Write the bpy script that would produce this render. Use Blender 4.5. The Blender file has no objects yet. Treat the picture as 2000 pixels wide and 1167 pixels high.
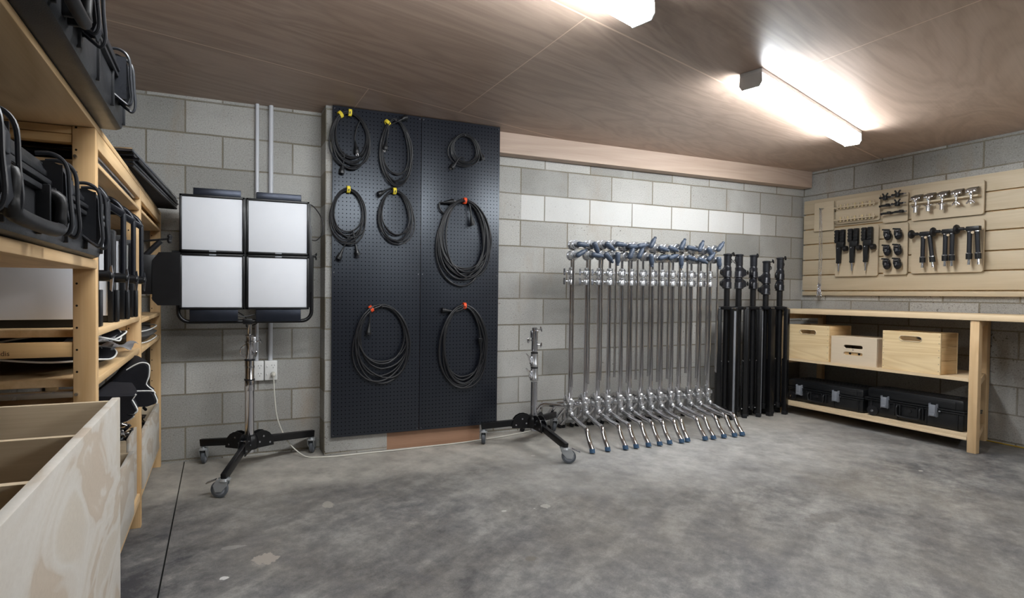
import bpy, bmesh, math, random
from mathutils import Vector, Matrix
R = math.radians
rnd = random.Random(7)
col = bpy.context.scene.collection
scene = bpy.context.scene

# ---------------------------------------------------------------- camera
F_PX, CX, CY = 1036.07, 810.14, 592.52
CAM = Vector((0, -3.3005, 0.9807))
yaw, pitch, roll = .35544, -.02002, .00865
_f = Vector((math.sin(yaw), math.cos(yaw), 0)); _r = Vector((math.cos(yaw), -math.sin(yaw), 0)); _u = Vector((0, 0, 1))
_f2 = _f*math.cos(pitch)+_u*math.sin(pitch); _u2 = _u*math.cos(pitch)-_f*math.sin(pitch)
_r3 = _r*math.cos(roll)+_u2*math.sin(roll); _u3 = _u2*math.cos(roll)-_r*math.sin(roll)
cd = bpy.data.cameras.new('camera'); cam = bpy.data.objects.new('camera', cd); col.objects.link(cam)
cam.matrix_world = Matrix(((_r3.x, _u3.x, -_f2.x, CAM.x), (_r3.y, _u3.y, -_f2.y, CAM.y), (_r3.z, _u3.z, -_f2.z, CAM.z), (0, 0, 0, 1)))
cd.sensor_width = 36; cd.lens = F_PX/2000*36; cd.shift_x = (1000-CX)/2000; cd.shift_y = (CY-583.5)/2000; cd.clip_start = .02
scene.camera = cam

def hit(px, py, ax, v):
    """point of the place seen at a photo pixel, on the plane x/y/z = v (survey helper)"""
    d = _r3*((px-CX)/F_PX) - _u3*((py-CY)/F_PX) + _f2
    return CAM + d*((v-CAM[ax])/d[ax])

# ---------------------------------------------------------------- world, exposure, lamps
w = bpy.data.worlds.new('world'); scene.world = w; w.use_nodes = True
w.node_tree.nodes['Background'].inputs[0].default_value = (.75, .85, 1, 1)
w.node_tree.nodes['Background'].inputs[1].default_value = .3
scene.view_settings.view_transform = 'Standard'; scene.view_settings.look = 'None'
scene.view_settings.gamma = 1; scene.view_settings.use_curve_mapping = False
scene.view_settings.exposure = 0.0
LAMP = 62.0          # radiance of the fluorescent diffusers
CEIL = 2.087
XR, XL, YF = 4.973, -.86, -6.6

# ---------------------------------------------------------------- materials
def nodes(name):
    m = bpy.data.materials.new(name); m.use_nodes = True
    nt = m.node_tree; b = nt.nodes['Principled BSDF']
    return m, nt, b
class NT:
    def __init__(s, nt): s.nt = nt
    def n(s, typ, **k):
        x = s.nt.nodes.new(typ)
        for a, v in k.items():
            if a.startswith('i_'):
                key = a[2:]; key = int(key) if key.isdigit() else key.replace('_', ' ')
                if isinstance(v, bpy.types.NodeSocket): s.nt.links.new(v, x.inputs[key])
                else: x.inputs[key].default_value = v
            else: setattr(x, a, v)
        return x
    def math(s, op, a, b=0.0, c=None):
        x = s.n('ShaderNodeMath', operation=op)
        for i, v in enumerate((a, b, c)):
            if v is None: continue
            if isinstance(v, bpy.types.NodeSocket): s.nt.links.new(v, x.inputs[i])
            else: x.inputs[i].default_value = v
        return x.outputs[0]
    def mix(s, fac, a, b, mode='MIX'):
        x = s.n('ShaderNodeMix', data_type='RGBA', blend_type=mode)
        for i, v in ((0, fac), (6, a), (7, b)):
            if isinstance(v, bpy.types.NodeSocket): s.nt.links.new(v, x.inputs[i])
            else: x.inputs[i].default_value = v if i == 0 else (*v, 1)
        return x.outputs[2]
    def ramp(s, fac, stops):
        x = s.n('ShaderNodeValToRGB'); s.nt.links.new(fac, x.inputs[0])
        e = x.color_ramp.elements
        while len(e) < len(stops): e.new(.5)
        for i, (p, c) in enumerate(stops):
            e[i].position = p; e[i].color = (*c, 1) if len(c) == 3 else c
        return x.outputs[0]
    def noise(s, vec, scale, detail=4, rough=.5, dist=0):
        x = s.n('ShaderNodeTexNoise'); s.nt.links.new(vec, x.inputs['Vector'])
        x.inputs['Scale'].default_value = scale; x.inputs['Detail'].default_value = detail
        x.inputs['Roughness'].default_value = rough; x.inputs['Distortion'].default_value = dist
        return x.outputs[0]
    def obj(s): return s.n('ShaderNodeTexCoord').outputs['Object']
    def mp(s, vec, sc=(1, 1, 1), loc=(0, 0, 0), rot=(0, 0, 0)):
        x = s.n('ShaderNodeMapping'); s.nt.links.new(vec, x.inputs[0])
        x.inputs[1].default_value = loc; x.inputs[2].default_value = rot; x.inputs[3].default_value = sc
        return x.outputs[0]
    def bump(s, h, st, dist, b):
        x = s.n('ShaderNodeBump'); s.nt.links.new(h, x.inputs['Height']); x.inputs['Strength'].default_value = st
        x.inputs['Distance'].default_value = dist; s.nt.links.new(x.outputs[0], b.inputs['Normal'])
def L(*c):      # sRGB 0-255 to linear
    return tuple(((v/255)/12.92 if v/255 <= .04045 else ((v/255+.055)/1.055)**2.4) for v in c)
MAT = {}
def plain(name, c, rough=.5, metal=0.0, bumps=0, var=.12, spec=None, coat=0):
    m, nt, b = nodes(name); t = NT(nt); v = t.obj()
    n = t.noise(v, 9, 5, .6)
    c2 = tuple(min(1, x*(1+var)+.002) for x in c); c1 = tuple(x*(1-var) for x in c)
    nt.links.new(t.ramp(n, [(.3, c1), (.7, c2)]), b.inputs['Base Color'])
    b.inputs['Metallic'].default_value = metal
    r = t.n('ShaderNodeMapRange', i_0=t.noise(v, 30, 4), i_3=max(0, rough-.08), i_4=min(1, rough+.08)); nt.links.new(r.outputs[0], b.inputs['Roughness'])
    if spec is not None: b.inputs['Specular IOR Level'].default_value = spec
    if coat: b.inputs['Coat Weight'].default_value = coat
    if bumps: t.bump(t.noise(v, 350, 3), bumps, .001, b)
    MAT[name] = m; return m
def wood(name, ca, cb, axis='X', rough=.55, scale=1.0, rings=.5, knots=0.0, holes=None, fleck=None):
    m, nt, b = nodes(name); t = NT(nt); v = t.obj()
    k = {'X': (.10, 1, 1), 'Y': (1, .10, 1), 'Z': (1, 1, .10)}[axis]
    big = t.mp(v, tuple(q*scale for q in k), loc=(3.1, 1.7, .4))
    warp = t.noise(big, 4.0, 3, .5, .6)
    ring = t.math('FRACT', t.math('MULTIPLY', warp, 11.0))
    ring = t.math('ABSOLUTE', t.math('SUBTRACT', ring, .5))
    k2 = {'X': (.02, 1, 1), 'Y': (1, .02, 1), 'Z': (1, 1, .02)}[axis]
    fib = t.noise(t.mp(v, tuple(q*scale for q in k2)), 160, 3, .6)
    f = t.math('ADD', t.math('MULTIPLY', ring, rings*1.6), t.math('MULTIPLY', fib, .55))
    f = t.math('ADD', f, t.math('MULTIPLY', t.noise(big, 1.3, 3), .5))
    c = t.ramp(t.math('MULTIPLY', f, .75), [(.25, ca), (.75, cb)])
    if fleck:
        c = t.mix(t.ramp(t.noise(t.mp(v, tuple(q*2.2 for q in k)), 3.0, 5, .6, 1.0), [(.5, (0, 0, 0)), (.62, (1, 1, 1))]), c, fleck)
    if holes:
        sx = t.n('ShaderNodeSeparateXYZ'); nt.links.new(v, sx.inputs[0])
        x0, pitch_ = holes
        dz = t.math('MULTIPLY', t.math('SUBTRACT', t.math('FRACT', t.math('DIVIDE', sx.outputs[2], pitch_)), .5), pitch_)
        dx = t.math('SUBTRACT', sx.outputs[0], x0)
        d = t.math('SQRT', t.math('ADD', t.math('MULTIPLY', dz, dz), t.math('MULTIPLY', dx, dx)))
        c = t.mix(t.math('LESS_THAN', d, .0028), c, (.012, .008, .005))
    nt.links.new(c, b.inputs['Base Color']); b.inputs['Roughness'].default_value = rough
    b.inputs['Specular IOR Level'].default_value = .3
    t.bump(fib, .15, .0006, b)
    MAT[name] = m; return m

def block_mat(name, ax, off):
    m, nt, b = nodes(name); t = NT(nt); v = t.obj()
    s = t.n('ShaderNodeSeparateXYZ'); nt.links.new(v, s.inputs[0])
    cmb = t.n('ShaderNodeCombineXYZ')
    nt.links.new(t.math('ADD', s.outputs[ax], off), cmb.inputs[0])
    wob = t.math('MULTIPLY', t.math('SUBTRACT', t.noise(v, 5, 3), .5), .007)
    nt.links.new(t.math('ADD', t.math('SUBTRACT', s.outputs[2], .0133), wob), cmb.inputs[1])
    br = t.n('ShaderNodeTexBrick', offset=.5, offset_frequency=2)
    nt.links.new(cmb.outputs[0], br.inputs['Vector'])
    for k_, val in (('Scale', 1.0), ('Mortar Size', .0056), ('Mortar Smooth', .35), ('Bias', 0.0), ('Brick Width', .4), ('Row Height', .18665)):
        br.inputs[k_].default_value = val
    br.inputs['Color1'].default_value = (*L(150, 149, 146), 1); br.inputs['Color2'].default_value = (*L(186, 185, 182), 1)
    br.inputs['Mortar'].default_value = (*L(132, 126, 114), 1)
    fine = t.noise(v, 140, 4, .7); mid = t.noise(v, 1.6, 4, .6); spots = t.noise(v, 130, 2, .5)
    c = t.mix(.55, br.outputs[0], t.ramp(fine, [(.25, L(112, 111, 108)), (.75, L(212, 211, 208))]), 'OVERLAY')
    c = t.mix(t.math('MULTIPLY', t.math('GREATER_THAN', spots, .665), .65), c, L(92, 86, 76))
    sp2 = t.noise(v, 62, 2, .4)
    zone = t.ramp(t.noise(v, 2.3, 3), [(.55, (0, 0, 0)), (.66, (1, 1, 1))])
    c = t.mix(t.math('MULTIPLY', t.math('GREATER_THAN', sp2, .67), t.math('MULTIPLY', zone, .8)), c, L(74, 62, 48))
    c = t.mix(t.math('MULTIPLY', t.ramp(t.noise(t.mp(v, (1, 1, .35)), 3.1, 5, .65), [(.56, (0, 0, 0)), (.74, (1, 1, 1))]), .35), c, L(152, 128, 98))
    c = t.mix(t.math('MULTIPLY', t.ramp(mid, [(.5, (0, 0, 0)), (.75, (1, 1, 1))]), .35), c, L(205, 205, 202))
    if name == 'block_back':        # one course of paler, limewashed blocks
        rw = t.math('MULTIPLY', t.math('MULTIPLY', t.math('GREATER_THAN', s.outputs[2], 1.5113), t.math('LESS_THAN', s.outputs[2], 1.6912)), t.math('MULTIPLY', t.math('GREATER_THAN', s.outputs[0], 2.03), t.math('LESS_THAN', s.outputs[0], 4.43)))
        c = t.mix(t.math('MULTIPLY', rw, t.math('MULTIPLY', t.math('SUBTRACT', 1.0, br.outputs[1]), .5)), c, L(222, 222, 221))
    nt.links.new(c, b.inputs['Base Color']); b.inputs['Roughness'].default_value = .92; b.inputs['Specular IOR Level'].default_value = .15
    h = t.math('ADD', t.math('MULTIPLY', t.math('SUBTRACT', 1.0, br.outputs[1]), 1.0), t.math('MULTIPLY', fine, .22))
    t.bump(h, .7, .004, b)
    MAT[name] = m; return m
block_mat('block_back', 0, .3755+.4)
block_mat('block_side', 1, .805+.2+4)
block_mat('block_pier', 0, -.797+.4)

# floor
m, nt, b = nodes('concrete_floor'); t = NT(nt); v = t.obj(); MAT['floor'] = m
rv = t.mp(v, (1, 1, 1), rot=(0, 0, R(-32)))
smear = t.noise(t.mp(rv, (.6, 1.9, 1)), 4.2, 10, .72, .3)
cloud = t.noise(v, 1.1, 6, .62)
c = t.ramp(t.math('ADD', t.math('MULTIPLY', smear, .34), t.math('ADD', t.math('MULTIPLY', cloud, .36), t.math('MULTIPLY', t.noise(v, 14, 8, .75), .30))), [(.41, L(70, 70, 74)), (.5, L(112, 111, 110)), (.60, L(152, 150, 146))])
stn = t.ramp(t.noise(v, .8, 4, .6), [(.42, (0, 0, 0)), (.62, (1, 1, 1))])
c = t.mix(t.math('MULTIPLY', stn, .30), c, L(138, 130, 116))
c = t.mix(t.math('MULTIPLY', t.ramp(t.noise(v, 3.3, 6, .7), [(.52, (0, 0, 0)), (.66, (1, 1, 1))]), .38), c, L(84, 84, 90))
c = t.mix(.35, c, t.ramp(t.noise(v, 210, 4, .75), [(.3, (.25, .25, .25)), (.7, (.75, .75, .75))]), 'OVERLAY')
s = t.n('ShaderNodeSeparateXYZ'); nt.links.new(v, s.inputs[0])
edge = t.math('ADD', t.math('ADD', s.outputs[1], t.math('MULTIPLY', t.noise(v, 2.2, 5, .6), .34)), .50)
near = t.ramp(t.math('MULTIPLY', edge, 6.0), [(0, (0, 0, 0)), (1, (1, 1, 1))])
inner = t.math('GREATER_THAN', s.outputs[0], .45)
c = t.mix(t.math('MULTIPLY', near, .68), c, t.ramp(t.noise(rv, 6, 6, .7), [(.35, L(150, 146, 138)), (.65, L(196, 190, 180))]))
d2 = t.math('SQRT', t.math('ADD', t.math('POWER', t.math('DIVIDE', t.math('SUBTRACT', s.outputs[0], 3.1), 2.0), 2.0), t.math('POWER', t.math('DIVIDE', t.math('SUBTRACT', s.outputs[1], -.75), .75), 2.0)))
lighter = t.ramp(t.math('ADD', d2, t.math('MULTIPLY', t.math('SUBTRACT', t.noise(v, 2.6, 6, .65), .5), 1.1)), [(.35, (1, 1, 1)), (1.1, (0, 0, 0))])  # ragged oval where the floor colour is paler, around the stands
c = t.mix(t.math('MULTIPLY', lighter, .66), c, t.ramp(t.noise(rv, 9, 6, .7), [(.35, L(158, 157, 154)), (.65, L(200, 199, 196))]))
# scuffs, plaster spots
vor = t.n('ShaderNodeTexVoronoi', i_Scale=2.4); nt.links.new(t.mp(v, (1, 1.6, 1)), vor.inputs['Vector'])
c = t.mix(t.math('MULTIPLY', t.math('LESS_THAN', vor.outputs[0], .035), .55), c, L(205, 203, 198))
def blob(c, x, y, rx, ry, colr, amt):
    dx = t.math('DIVIDE', t.math('SUBTRACT', s.outputs[0], x), rx); dy = t.math('DIVIDE', t.math('SUBTRACT', s.outputs[1], y), ry)
    d = t.math('ADD', t.math('SQRT', t.math('ADD', t.math('MULTIPLY', dx, dx), t.math('MULTIPLY', dy, dy))), t.math('MULTIPLY', t.noise(v, 22, 5, .65), 1.7))
    return t.mix(t.math('MULTIPLY', t.math('LESS_THAN', d, 1.65), amt), c, colr)
for (px, py, rx, ry, cc, a_) in ((520, 1090, .055, .05, L(158, 150, 142), .85), (437, 1128, .02, .014, L(215, 213, 210), .8), (641, 985, .03, .05, L(172, 166, 156), .5), (1066, 988, .03, .025, L(176, 172, 165), .6),
                                (1615, 1010, .14, .05, L(92, 88, 84), .35), (1038, 1090, .03, .02, L(104, 96, 84), .5), (455, 1068, .05, .02, L(170, 168, 164), .35)):
    q = hit(px, py, 2, 0); c = blob(c, q.x, q.y, rx, ry, cc, a_)
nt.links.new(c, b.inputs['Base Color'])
rr = t.n('ShaderNodeMapRange', i_0=smear, i_1=.3, i_2=.7, i_3=.42, i_4=.62); nt.links.new(rr.outputs[0], b.inputs['Roughness'])
b.inputs['Specular IOR Level'].default_value = .4
t.bump(t.math('ADD', t.noise(v, 90, 4, .7), smear), .22, .002, b)

# ceiling plywood with sheet joints
m, nt, b = nodes('ceiling_ply'); t = NT(nt); v = t.obj(); MAT['ceiling'] = m
ry_ = t.mp(v, (1, 1, 1), rot=(0, 0, R(-15)))
g = t.mp(ry_, (.16, 1, 1))
warp = t.noise(g, 2.6, 4, .55, 1.2)
ring = t.math('ABSOLUTE', t.math('SUBTRACT', t.math('FRACT', t.math('MULTIPLY', warp, 9.0)), .5))
fib = t.noise(t.mp(ry_, (.03, 1, 1)), 110, 4, .6)
f = t.math('ADD', t.math('MULTIPLY', ring, .55), t.math('ADD', t.math('MULTIPLY', fib, .35), t.math('MULTIPLY', t.noise(g, .9, 3), .55)))
c = t.ramp(f, [(.25, L(150, 128, 113)), (.85, L(186, 165, 150))])
s = t.n('ShaderNodeSeparateXYZ'); nt.links.new(v, s.inputs[0])
def band(e, wd): return t.math('LESS_THAN', t.math('ABSOLUTE', e), wd)
sl = .2625
base = t.math('SUBTRACT', s.outputs[1], t.math('MULTIPLY', s.outputs[0], sl))     # sheet rows run at a slight angle
j = band(t.math('SUBTRACT', base, -.690), .0042)
j2 = band(t.math('SUBTRACT', base, -1.892), .0042)
midrow = t.math('MULTIPLY', t.math('GREATER_THAN', base, -1.892), t.math('LESS_THAN', base, -.69))
j3 = t.math('MULTIPLY', band(t.math('SUBTRACT', s.outputs[0], 1.38), .003), midrow)
j4 = t.math('MULTIPLY', band(t.math('SUBTRACT', s.outputs[0], .766), .0025), t.math('GREATER_THAN', base, -.69))
j5 = t.math('MULTIPLY', band(t.math('SUBTRACT', s.outputs[0], 2.66), .003), t.math('LESS_THAN', base, -1.892))
J = t.math('MAXIMUM', t.math('MAXIMUM', j, j2), t.math('MAXIMUM', j3, t.math('MAXIMUM', j4, j5)))
c = t.mix(t.math('MULTIPLY', J, .8), c, L(222, 200, 180))  # real joints; their pale colour paints in light caught on the edges
nt.links.new(c, b.inputs['Base Color']); b.inputs['Roughness'].default_value = .42; b.inputs['Specular IOR Level'].default_value = .35
t.bump(t.math('SUBTRACT', fib, J), .1, .001, b)

wood('pine_shelf', L(200, 165, 118), L(226, 194, 150), 'Y')
wood('pine_post', L(196, 158, 110), L(222, 188, 142), 'Z', holes=(-.341, .057))
wood('pine_rail', L(196, 156, 104), L(226, 188, 136), 'X')
m, nt, b = nodes('ply_bin'); t = NT(nt); v = t.obj(); MAT['ply_bin'] = m
g = t.mp(v, (1, .85, 1.5), rot=(R(30), 0, 0), loc=(.3, .25, 1.0))
fig = t.noise(g, 3.4, 3, .5, 1.2)
c = t.ramp(fig, [(.30, L(188, 180, 168)), (.42, L(190, 183, 172)), (.48, L(198, 194, 187)), (.54, L(192, 186, 177)), (.565, L(180, 168, 153)), (.66, L(184, 173, 159)), (.70, L(196, 191, 183))])
c = t.mix(.12, c, t.ramp(t.noise(t.mp(v, (1, 1, 1.6), rot=(R(-30), 0, 0)), 90, 5, .65), [(.3, (.3, .3, .3)), (.7, (.7, .7, .7))]), 'OVERLAY')
nt.links.new(c, b.inputs['Base Color']); b.inputs['Roughness'].default_value = .6; b.inputs['Specular IOR Level'].default_value = .3
wood('ply_side', L(176, 158, 132), L(206, 190, 164), 'X', rings=.3)
wood('bench_y', L(216, 190, 152), L(238, 216, 182), 'Y', rings=.35)
wood('bench_z', L(206, 172, 128), L(230, 200, 158), 'Z', rings=.4)
wood('slat', L(188, 172, 144), L(208, 194, 170), 'Y', rings=.22)
wood('birch', L(190, 174, 148), L(206, 192, 168), 'Y', rings=.15)
wood('crate', L(220, 190, 142), L(240, 216, 172), 'Y', scale=1.5, rings=.6)
wood('crate_side', L(204, 168, 118), L(230, 198, 150), 'X', scale=1.5, rings=.5)
wood('birch_box', L(216, 198, 172), L(230, 214, 190), 'Y', rings=.1)
wood('beam', L(168, 146, 130), L(190, 170, 156), 'X', scale=.8, rings=.35)
wood('infill', L(142, 108, 86), L(166, 130, 106), 'X', rings=.3)
plain('black_plastic', (.0075, .008, .0095), .38, bumps=.25, var=.2, spec=.4)
plain('black_rubber', (.009, .009, .011), .45, var=.15, spec=.4)
plain('black_paint', (.005, .005, .006), .36, var=.15, spec=.35)
plain('black_alloy', (.012, .013, .018), .34, metal=.3, var=.15)
plain('black_fabric', (.012, .012, .016), .85, bumps=.5, var=.25, spec=.2)
plain('grey_fabric', (.07, .068, .066), .9, bumps=.5)
plain('chrome', (.66, .66, .69), .10, metal=1, var=.05)
plain('steel', (.48, .49, .53), .25, metal=1, var=.1)
plain('cast_alloy', (.56, .565, .585), .30, metal=.92, bumps=.2)
plain('dark_steel', (.16, .16, .17), .35, metal=.9)
plain('blue_grip', L(60, 71, 88), .45)
plain('blue_foot', L(52, 82, 112), .6)
plain('zinc', (.46, .48, .50), .35, metal=.6)
plain('grey_wheel', L(84, 88, 94), .5)
plain('white_plastic', L(222, 222, 220), .35, var=.03)
plain('conduit', L(198, 200, 206), .4, var=.04)
plain('white_piping', L(225, 225, 222), .6, var=.05)
plain('white_flex', L(205, 202, 192), .5, var=.05)
plain('yellow_tape', L(226, 204, 60), .6)
plain('orange_tape', L(226, 78, 34), .6)
plain('yellow_lead', L(196, 160, 50), .5)
plain('diffuser_panel', L(222, 224, 230), .55, var=.015)
plain('latch_grey', L(128, 132, 140), .4)
plain('dark_unseen_wall', L(58, 58, 62), .5)
plain('brass_tip', L(206, 186, 140), .4)
plain('burn_mark', L(112, 82, 54), .8)
plain('lamp_body', L(224, 224, 224), .45, var=.03)
plain('blue_grey_alloy', L(44, 48, 58), .35, metal=.7)
plain('brown_plate', L(92, 84, 78), .4, metal=.5)
# pegboard: perforated sheet
m, nt, b = nodes('pegboard'); t = NT(nt); v = t.obj(); MAT['pegboard'] = m
s = t.n('ShaderNodeSeparateXYZ'); nt.links.new(v, s.inputs[0])
pt = .0236
dx = t.math('SUBTRACT', t.math('FRACT', t.math('DIVIDE', s.outputs[0], pt)), .5); dz = t.math('SUBTRACT', t.math('FRACT', t.math('DIVIDE', s.outputs[2], pt)), .5)
d = t.math('SQRT', t.math('ADD', t.math('MULTIPLY', dx, dx), t.math('MULTIPLY', dz, dz)))
hole = t.math('LESS_THAN', d, .135)
c = t.mix(hole, t.ramp(t.noise(v, 2, 3), [(.3, L(20, 22, 30)), (.7, L(25, 27, 35))]), (.003, .003, .004))
nt.links.new(c, b.inputs['Base Color']); nt.links.new(t.math('ADD', .38, t.math('MULTIPLY', hole, .6)), b.inputs['Roughness']); nt.links.new(t.math('MULTIPLY', t.math('SUBTRACT', 1.0, hole), .65), b.inputs['Specular IOR Level']); b.inputs['Specular Tint'].default_value = (.82, .90, 1.0, 1)
t.bump(t.math('SUBTRACT', 1.0, hole), .6, .002, b)
# lit diffuser
m, nt, b = nodes('lit_diffuser'); MAT['lit'] = m
b.inputs['Base Color'].default_value = (.9, .9, .9, 1); b.inputs['Emission Color'].default_value = (.93, .975, 1.0, 1); b.inputs['Emission Strength'].default_value = LAMP

# ---------------------------------------------------------------- mesh builder
class M:
    def __init__(s): s.b = bmesh.new()
    def box(s, c, d, rot=None, bev=0, seg=2):
        r = bmesh.ops.create_cube(s.b, size=1); vs = r['verts']
        for v in vs: v.co = Vector((v.co.x*d[0], v.co.y*d[1], v.co.z*d[2]))
        if bev:
            es = list({e for v in vs for e in v.link_edges})
            q = bmesh.ops.bevel(s.b, geom=es, offset=bev, segments=seg, profile=.5, affect='EDGES')
            vs = list({v for f in q['faces'] for v in f.verts} | {v for v in vs if v.is_valid})
        mt = Matrix.Translation(Vector(c)) @ (rot.to_4x4() if rot is not None else Matrix())
        for v in vs: v.co = mt @ v.co
        return s
    def bb(s, x0, x1, y0, y1, z0, z1, bev=0): return s.box(((x0+x1)/2, (y0+y1)/2, (z0+z1)/2), (abs(x1-x0), abs(y1-y0), abs(z1-z0)), None, bev)
    def cyl(s, p0, p1, r, r2=None, seg=14, caps=True):
        p0 = Vector(p0); p1 = Vector(p1); d = p1-p0; r2 = r if r2 is None else r2
        q = d.to_track_quat('Z', 'Y').to_matrix().to_4x4(); mt = Matrix.Translation((p0+p1)/2) @ q
        bmesh.ops.create_cone(s.b, cap_ends=caps, segments=seg, radius1=r, radius2=r2, depth=d.length, matrix=mt)
        return s
    def sph(s, c, r, sc=(1, 1, 1), u=14, v=8, rot=None):
        mt = Matrix.Translation(Vector(c)) @ (rot.to_4x4() if rot is not None else Matrix()) @ Matrix.Diagonal((*sc, 1))
        bmesh.ops.create_uvsphere(s.b, u_segments=u, v_segments=v, radius=r, matrix=mt); return s
    def tube(s, pts, r, seg=8, closed=False):
        pts = [Vector(p) for p in pts]; n = len(pts); rings = []
        up = Vector((0, 0, 1)); prev = None
        for i, p in enumerate(pts):
            a = pts[(i-1) % n] if (i or closed) else p; c = pts[(i+1) % n] if (i < n-1 or closed) else p
            tdir = (c-a).normalized() if (c-a).length > 1e-9 else Vector((0, 0, 1))
            if prev is None:
                nrm = tdir.cross(up);
                if nrm.length < .05: nrm = tdir.cross(Vector((1, 0, 0)))
                nrm.normalize()
            else:
                nrm = prev - tdir*prev.dot(tdir); nrm.normalize()
            prev = nrm; bn = tdir.cross(nrm); rr_ = r[i] if isinstance(r, (list, tuple)) else r
            rings.append([s.b.verts.new(p+(nrm*math.cos(2*math.pi*k/seg)+bn*math.sin(2*math.pi*k/seg))*rr_) for k in range(seg)])
        for i in range(n if closed else n-1):
            A, B = rings[i], rings[(i+1) % n]
            for k in range(seg): s.b.faces.new((A[k], A[(k+1) % seg], B[(k+1) % seg], B[k]))
        if not closed: s.b.faces.new(rings[0][::-1]); s.b.faces.new(rings[-1])
        return s
    def prism(s, pts, vec):
        vec = Vector(vec); a = [s.b.verts.new(Vector(p)) for p in pts]; c = [s.b.verts.new(Vector(p)+vec) for p in pts]; n = len(a)
        s.b.faces.new(a[::-1]); s.b.faces.new(c)
        for i in range(n): s.b.faces.new((a[i], a[(i+1) % n], c[(i+1) % n], c[i]))
        return s
    def lathe(s, prof, o=(0, 0, 0), ax=(0, 0, 1), seg=18):
        q = Vector(ax).to_track_quat('Z', 'Y').to_matrix(); o = Vector(o); rings = []
        for (r_, h) in prof: rings.append([s.b.verts.new(o+q @ Vector((max(r_, 1e-5)*math.cos(2*math.pi*k/seg), max(r_, 1e-5)*math.sin(2*math.pi*k/seg), h))) for k in range(seg)])
        for i in range(len(rings)-1):
            for k in range(seg): s.b.faces.new((rings[i][k], rings[i][(k+1) % seg], rings[i+1][(k+1) % seg], rings[i+1][k]))
        s.b.faces.new(rings[0][::-1]); s.b.faces.new(rings[-1]); return s
    def obj(s, name, mat, parent=None, loc=(0, 0, 0), smooth=True):
        bmesh.ops.recalc_face_normals(s.b, faces=s.b.faces)
        me = bpy.data.meshes.new(name); s.b.to_mesh(me); s.b.free()
        me.materials.append(MAT[mat])
        if smooth:
            me.polygons.foreach_set('use_smooth', [True]*len(me.polygons)); me.set_sharp_from_angle(angle=R(38))
        o = bpy.data.objects.new(name, me); col.objects.link(o); o.location = loc
        if parent is not None: o.parent = parent
        return o
def tag(o, label=None, cat=None, group=None, kind=None):
    if label: o['label'] = label
    if cat: o['category'] = cat
    if group: o['group'] = group
    if kind: o['kind'] = kind
    return o
def thing(name, label, cat, loc=(0, 0, 0), rz=0, group=None):
    o = bpy.data.objects.new(name, None); col.objects.link(o); o.location = loc; o.rotation_euler = (0, 0, rz)
    o.empty_display_size = .05
    return tag(o, label, cat, group)
def copy_tree(o, parent=None):
    c = o.copy(); col.objects.link(c); c.parent = parent
    for ch in [x for x in bpy.data.objects if x.parent == o]: copy_tree(ch, c)
    return c
def dup(o, loc, label, rz=None):
    c = copy_tree(o); c.location = loc; c['label'] = label
    if rz is not None: c.rotation_euler = (0, 0, rz)
    return c
def arc(c, r, a0, a1, n, plane='xz'):
    out = []
    for i in range(n+1):
        a = R(a0+(a1-a0)*i/n); u_, v_ = r*math.cos(a), r*math.sin(a)
        out.append((c[0]+u_, c[1], c[2]+v_) if plane == 'xz' else ((c[0]+u_, c[1]+v_, c[2]) if plane == 'xy' else (c[0], c[1]+u_, c[2]+v_)))
    return out

# ---------------------------------------------------------------- the setting
def struct(name, m_, mat): o = m_.obj(name, mat, smooth=False); o['kind'] = 'structure'; return o
CRX = -.18
fm = M(); fm.bb(XL-.1, CRX-.003, YF-.1, .12, -.12, 0); fm.bb(CRX+.003, XR+.1, YF-.1, .12, -.12, 0); fm.bb(CRX-.003, CRX+.003, YF-.1, .12, -.12, -.03)
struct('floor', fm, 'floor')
struct('ceiling', M().bb(XL-.1, XR+.1, YF-.1, .12, CEIL, CEIL+.1), 'ceiling')
struct('wall_back', M().bb(XL-.1, XR+.1, 0, .12, 0, CEIL), 'block_back')
struct('wall_right', M().bb(XR, XR+.1, YF, 0, 0, CEIL), 'block_side')
struct('wall_left', M().bb(XL-.1, XL, YF, 0, 0, CEIL), 'block_side')
struct('wall_front', M().bb(XL-.1, XR+.1, YF-.1, YF, 0, CEIL), 'dark_unseen_wall')  # unseen end wall, coloured dark to give the chrome dark reflections
struct('wall_pier', M().bb(.597, .992, -.15, 0, 0, CEIL, .003), 'block_pier')
tr = M(); tr.bb(.992, 1.64, -.147, -.01, 0, CEIL)
o = struct('trim_1', tr, 'infill')
o = struct('trim_2', M().bb(1.80, XR-.02, -.085, 0, 1.945, CEIL, .002), 'beam')

# ---------------------------------------------------------------- ceiling lamps
def ceiling_lamp(x, y, ang, label, length=1.62):
    t_ = thing('batten_light', label, 'light', (x, y, CEIL), ang, 'fluorescent batten lights')
    M().bb(0, length, -.05, .05, -.022, 0, .003).obj('housing', 'lamp_body', t_)
    d_ = M(); pts = [(.006, -.046, -.022), (.006, -.048, -.062), (.006, -.036, -.084), (.006, .036, -.084), (.006, .048, -.062), (.006, .046, -.022)]
    d_.prism(pts, (length-.012, 0, 0)); d_.obj('diffuser', 'lit', t_, smooth=False)
    for x0 in (0, length-.006):
        e_ = M(); e_.prism([(x0, p[1]*1.06, p[2]*1.03 if p[2] < -.03 else p[2]) for p in pts], (.006, 0, 0)); e_.obj('end_cap', 'lamp_body', t_, smooth=False)
    return t_
ANG = math.atan2(.455, 1.55)
ceiling_lamp(2.455, -1.405, ANG, 'lit fluorescent batten light on the ceiling towards the right wall')
ceiling_lamp(1.50-1.62*math.cos(ANG), -1.70-1.62*math.sin(ANG), ANG, 'lit fluorescent batten light cut off by the top edge of the picture')
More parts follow.
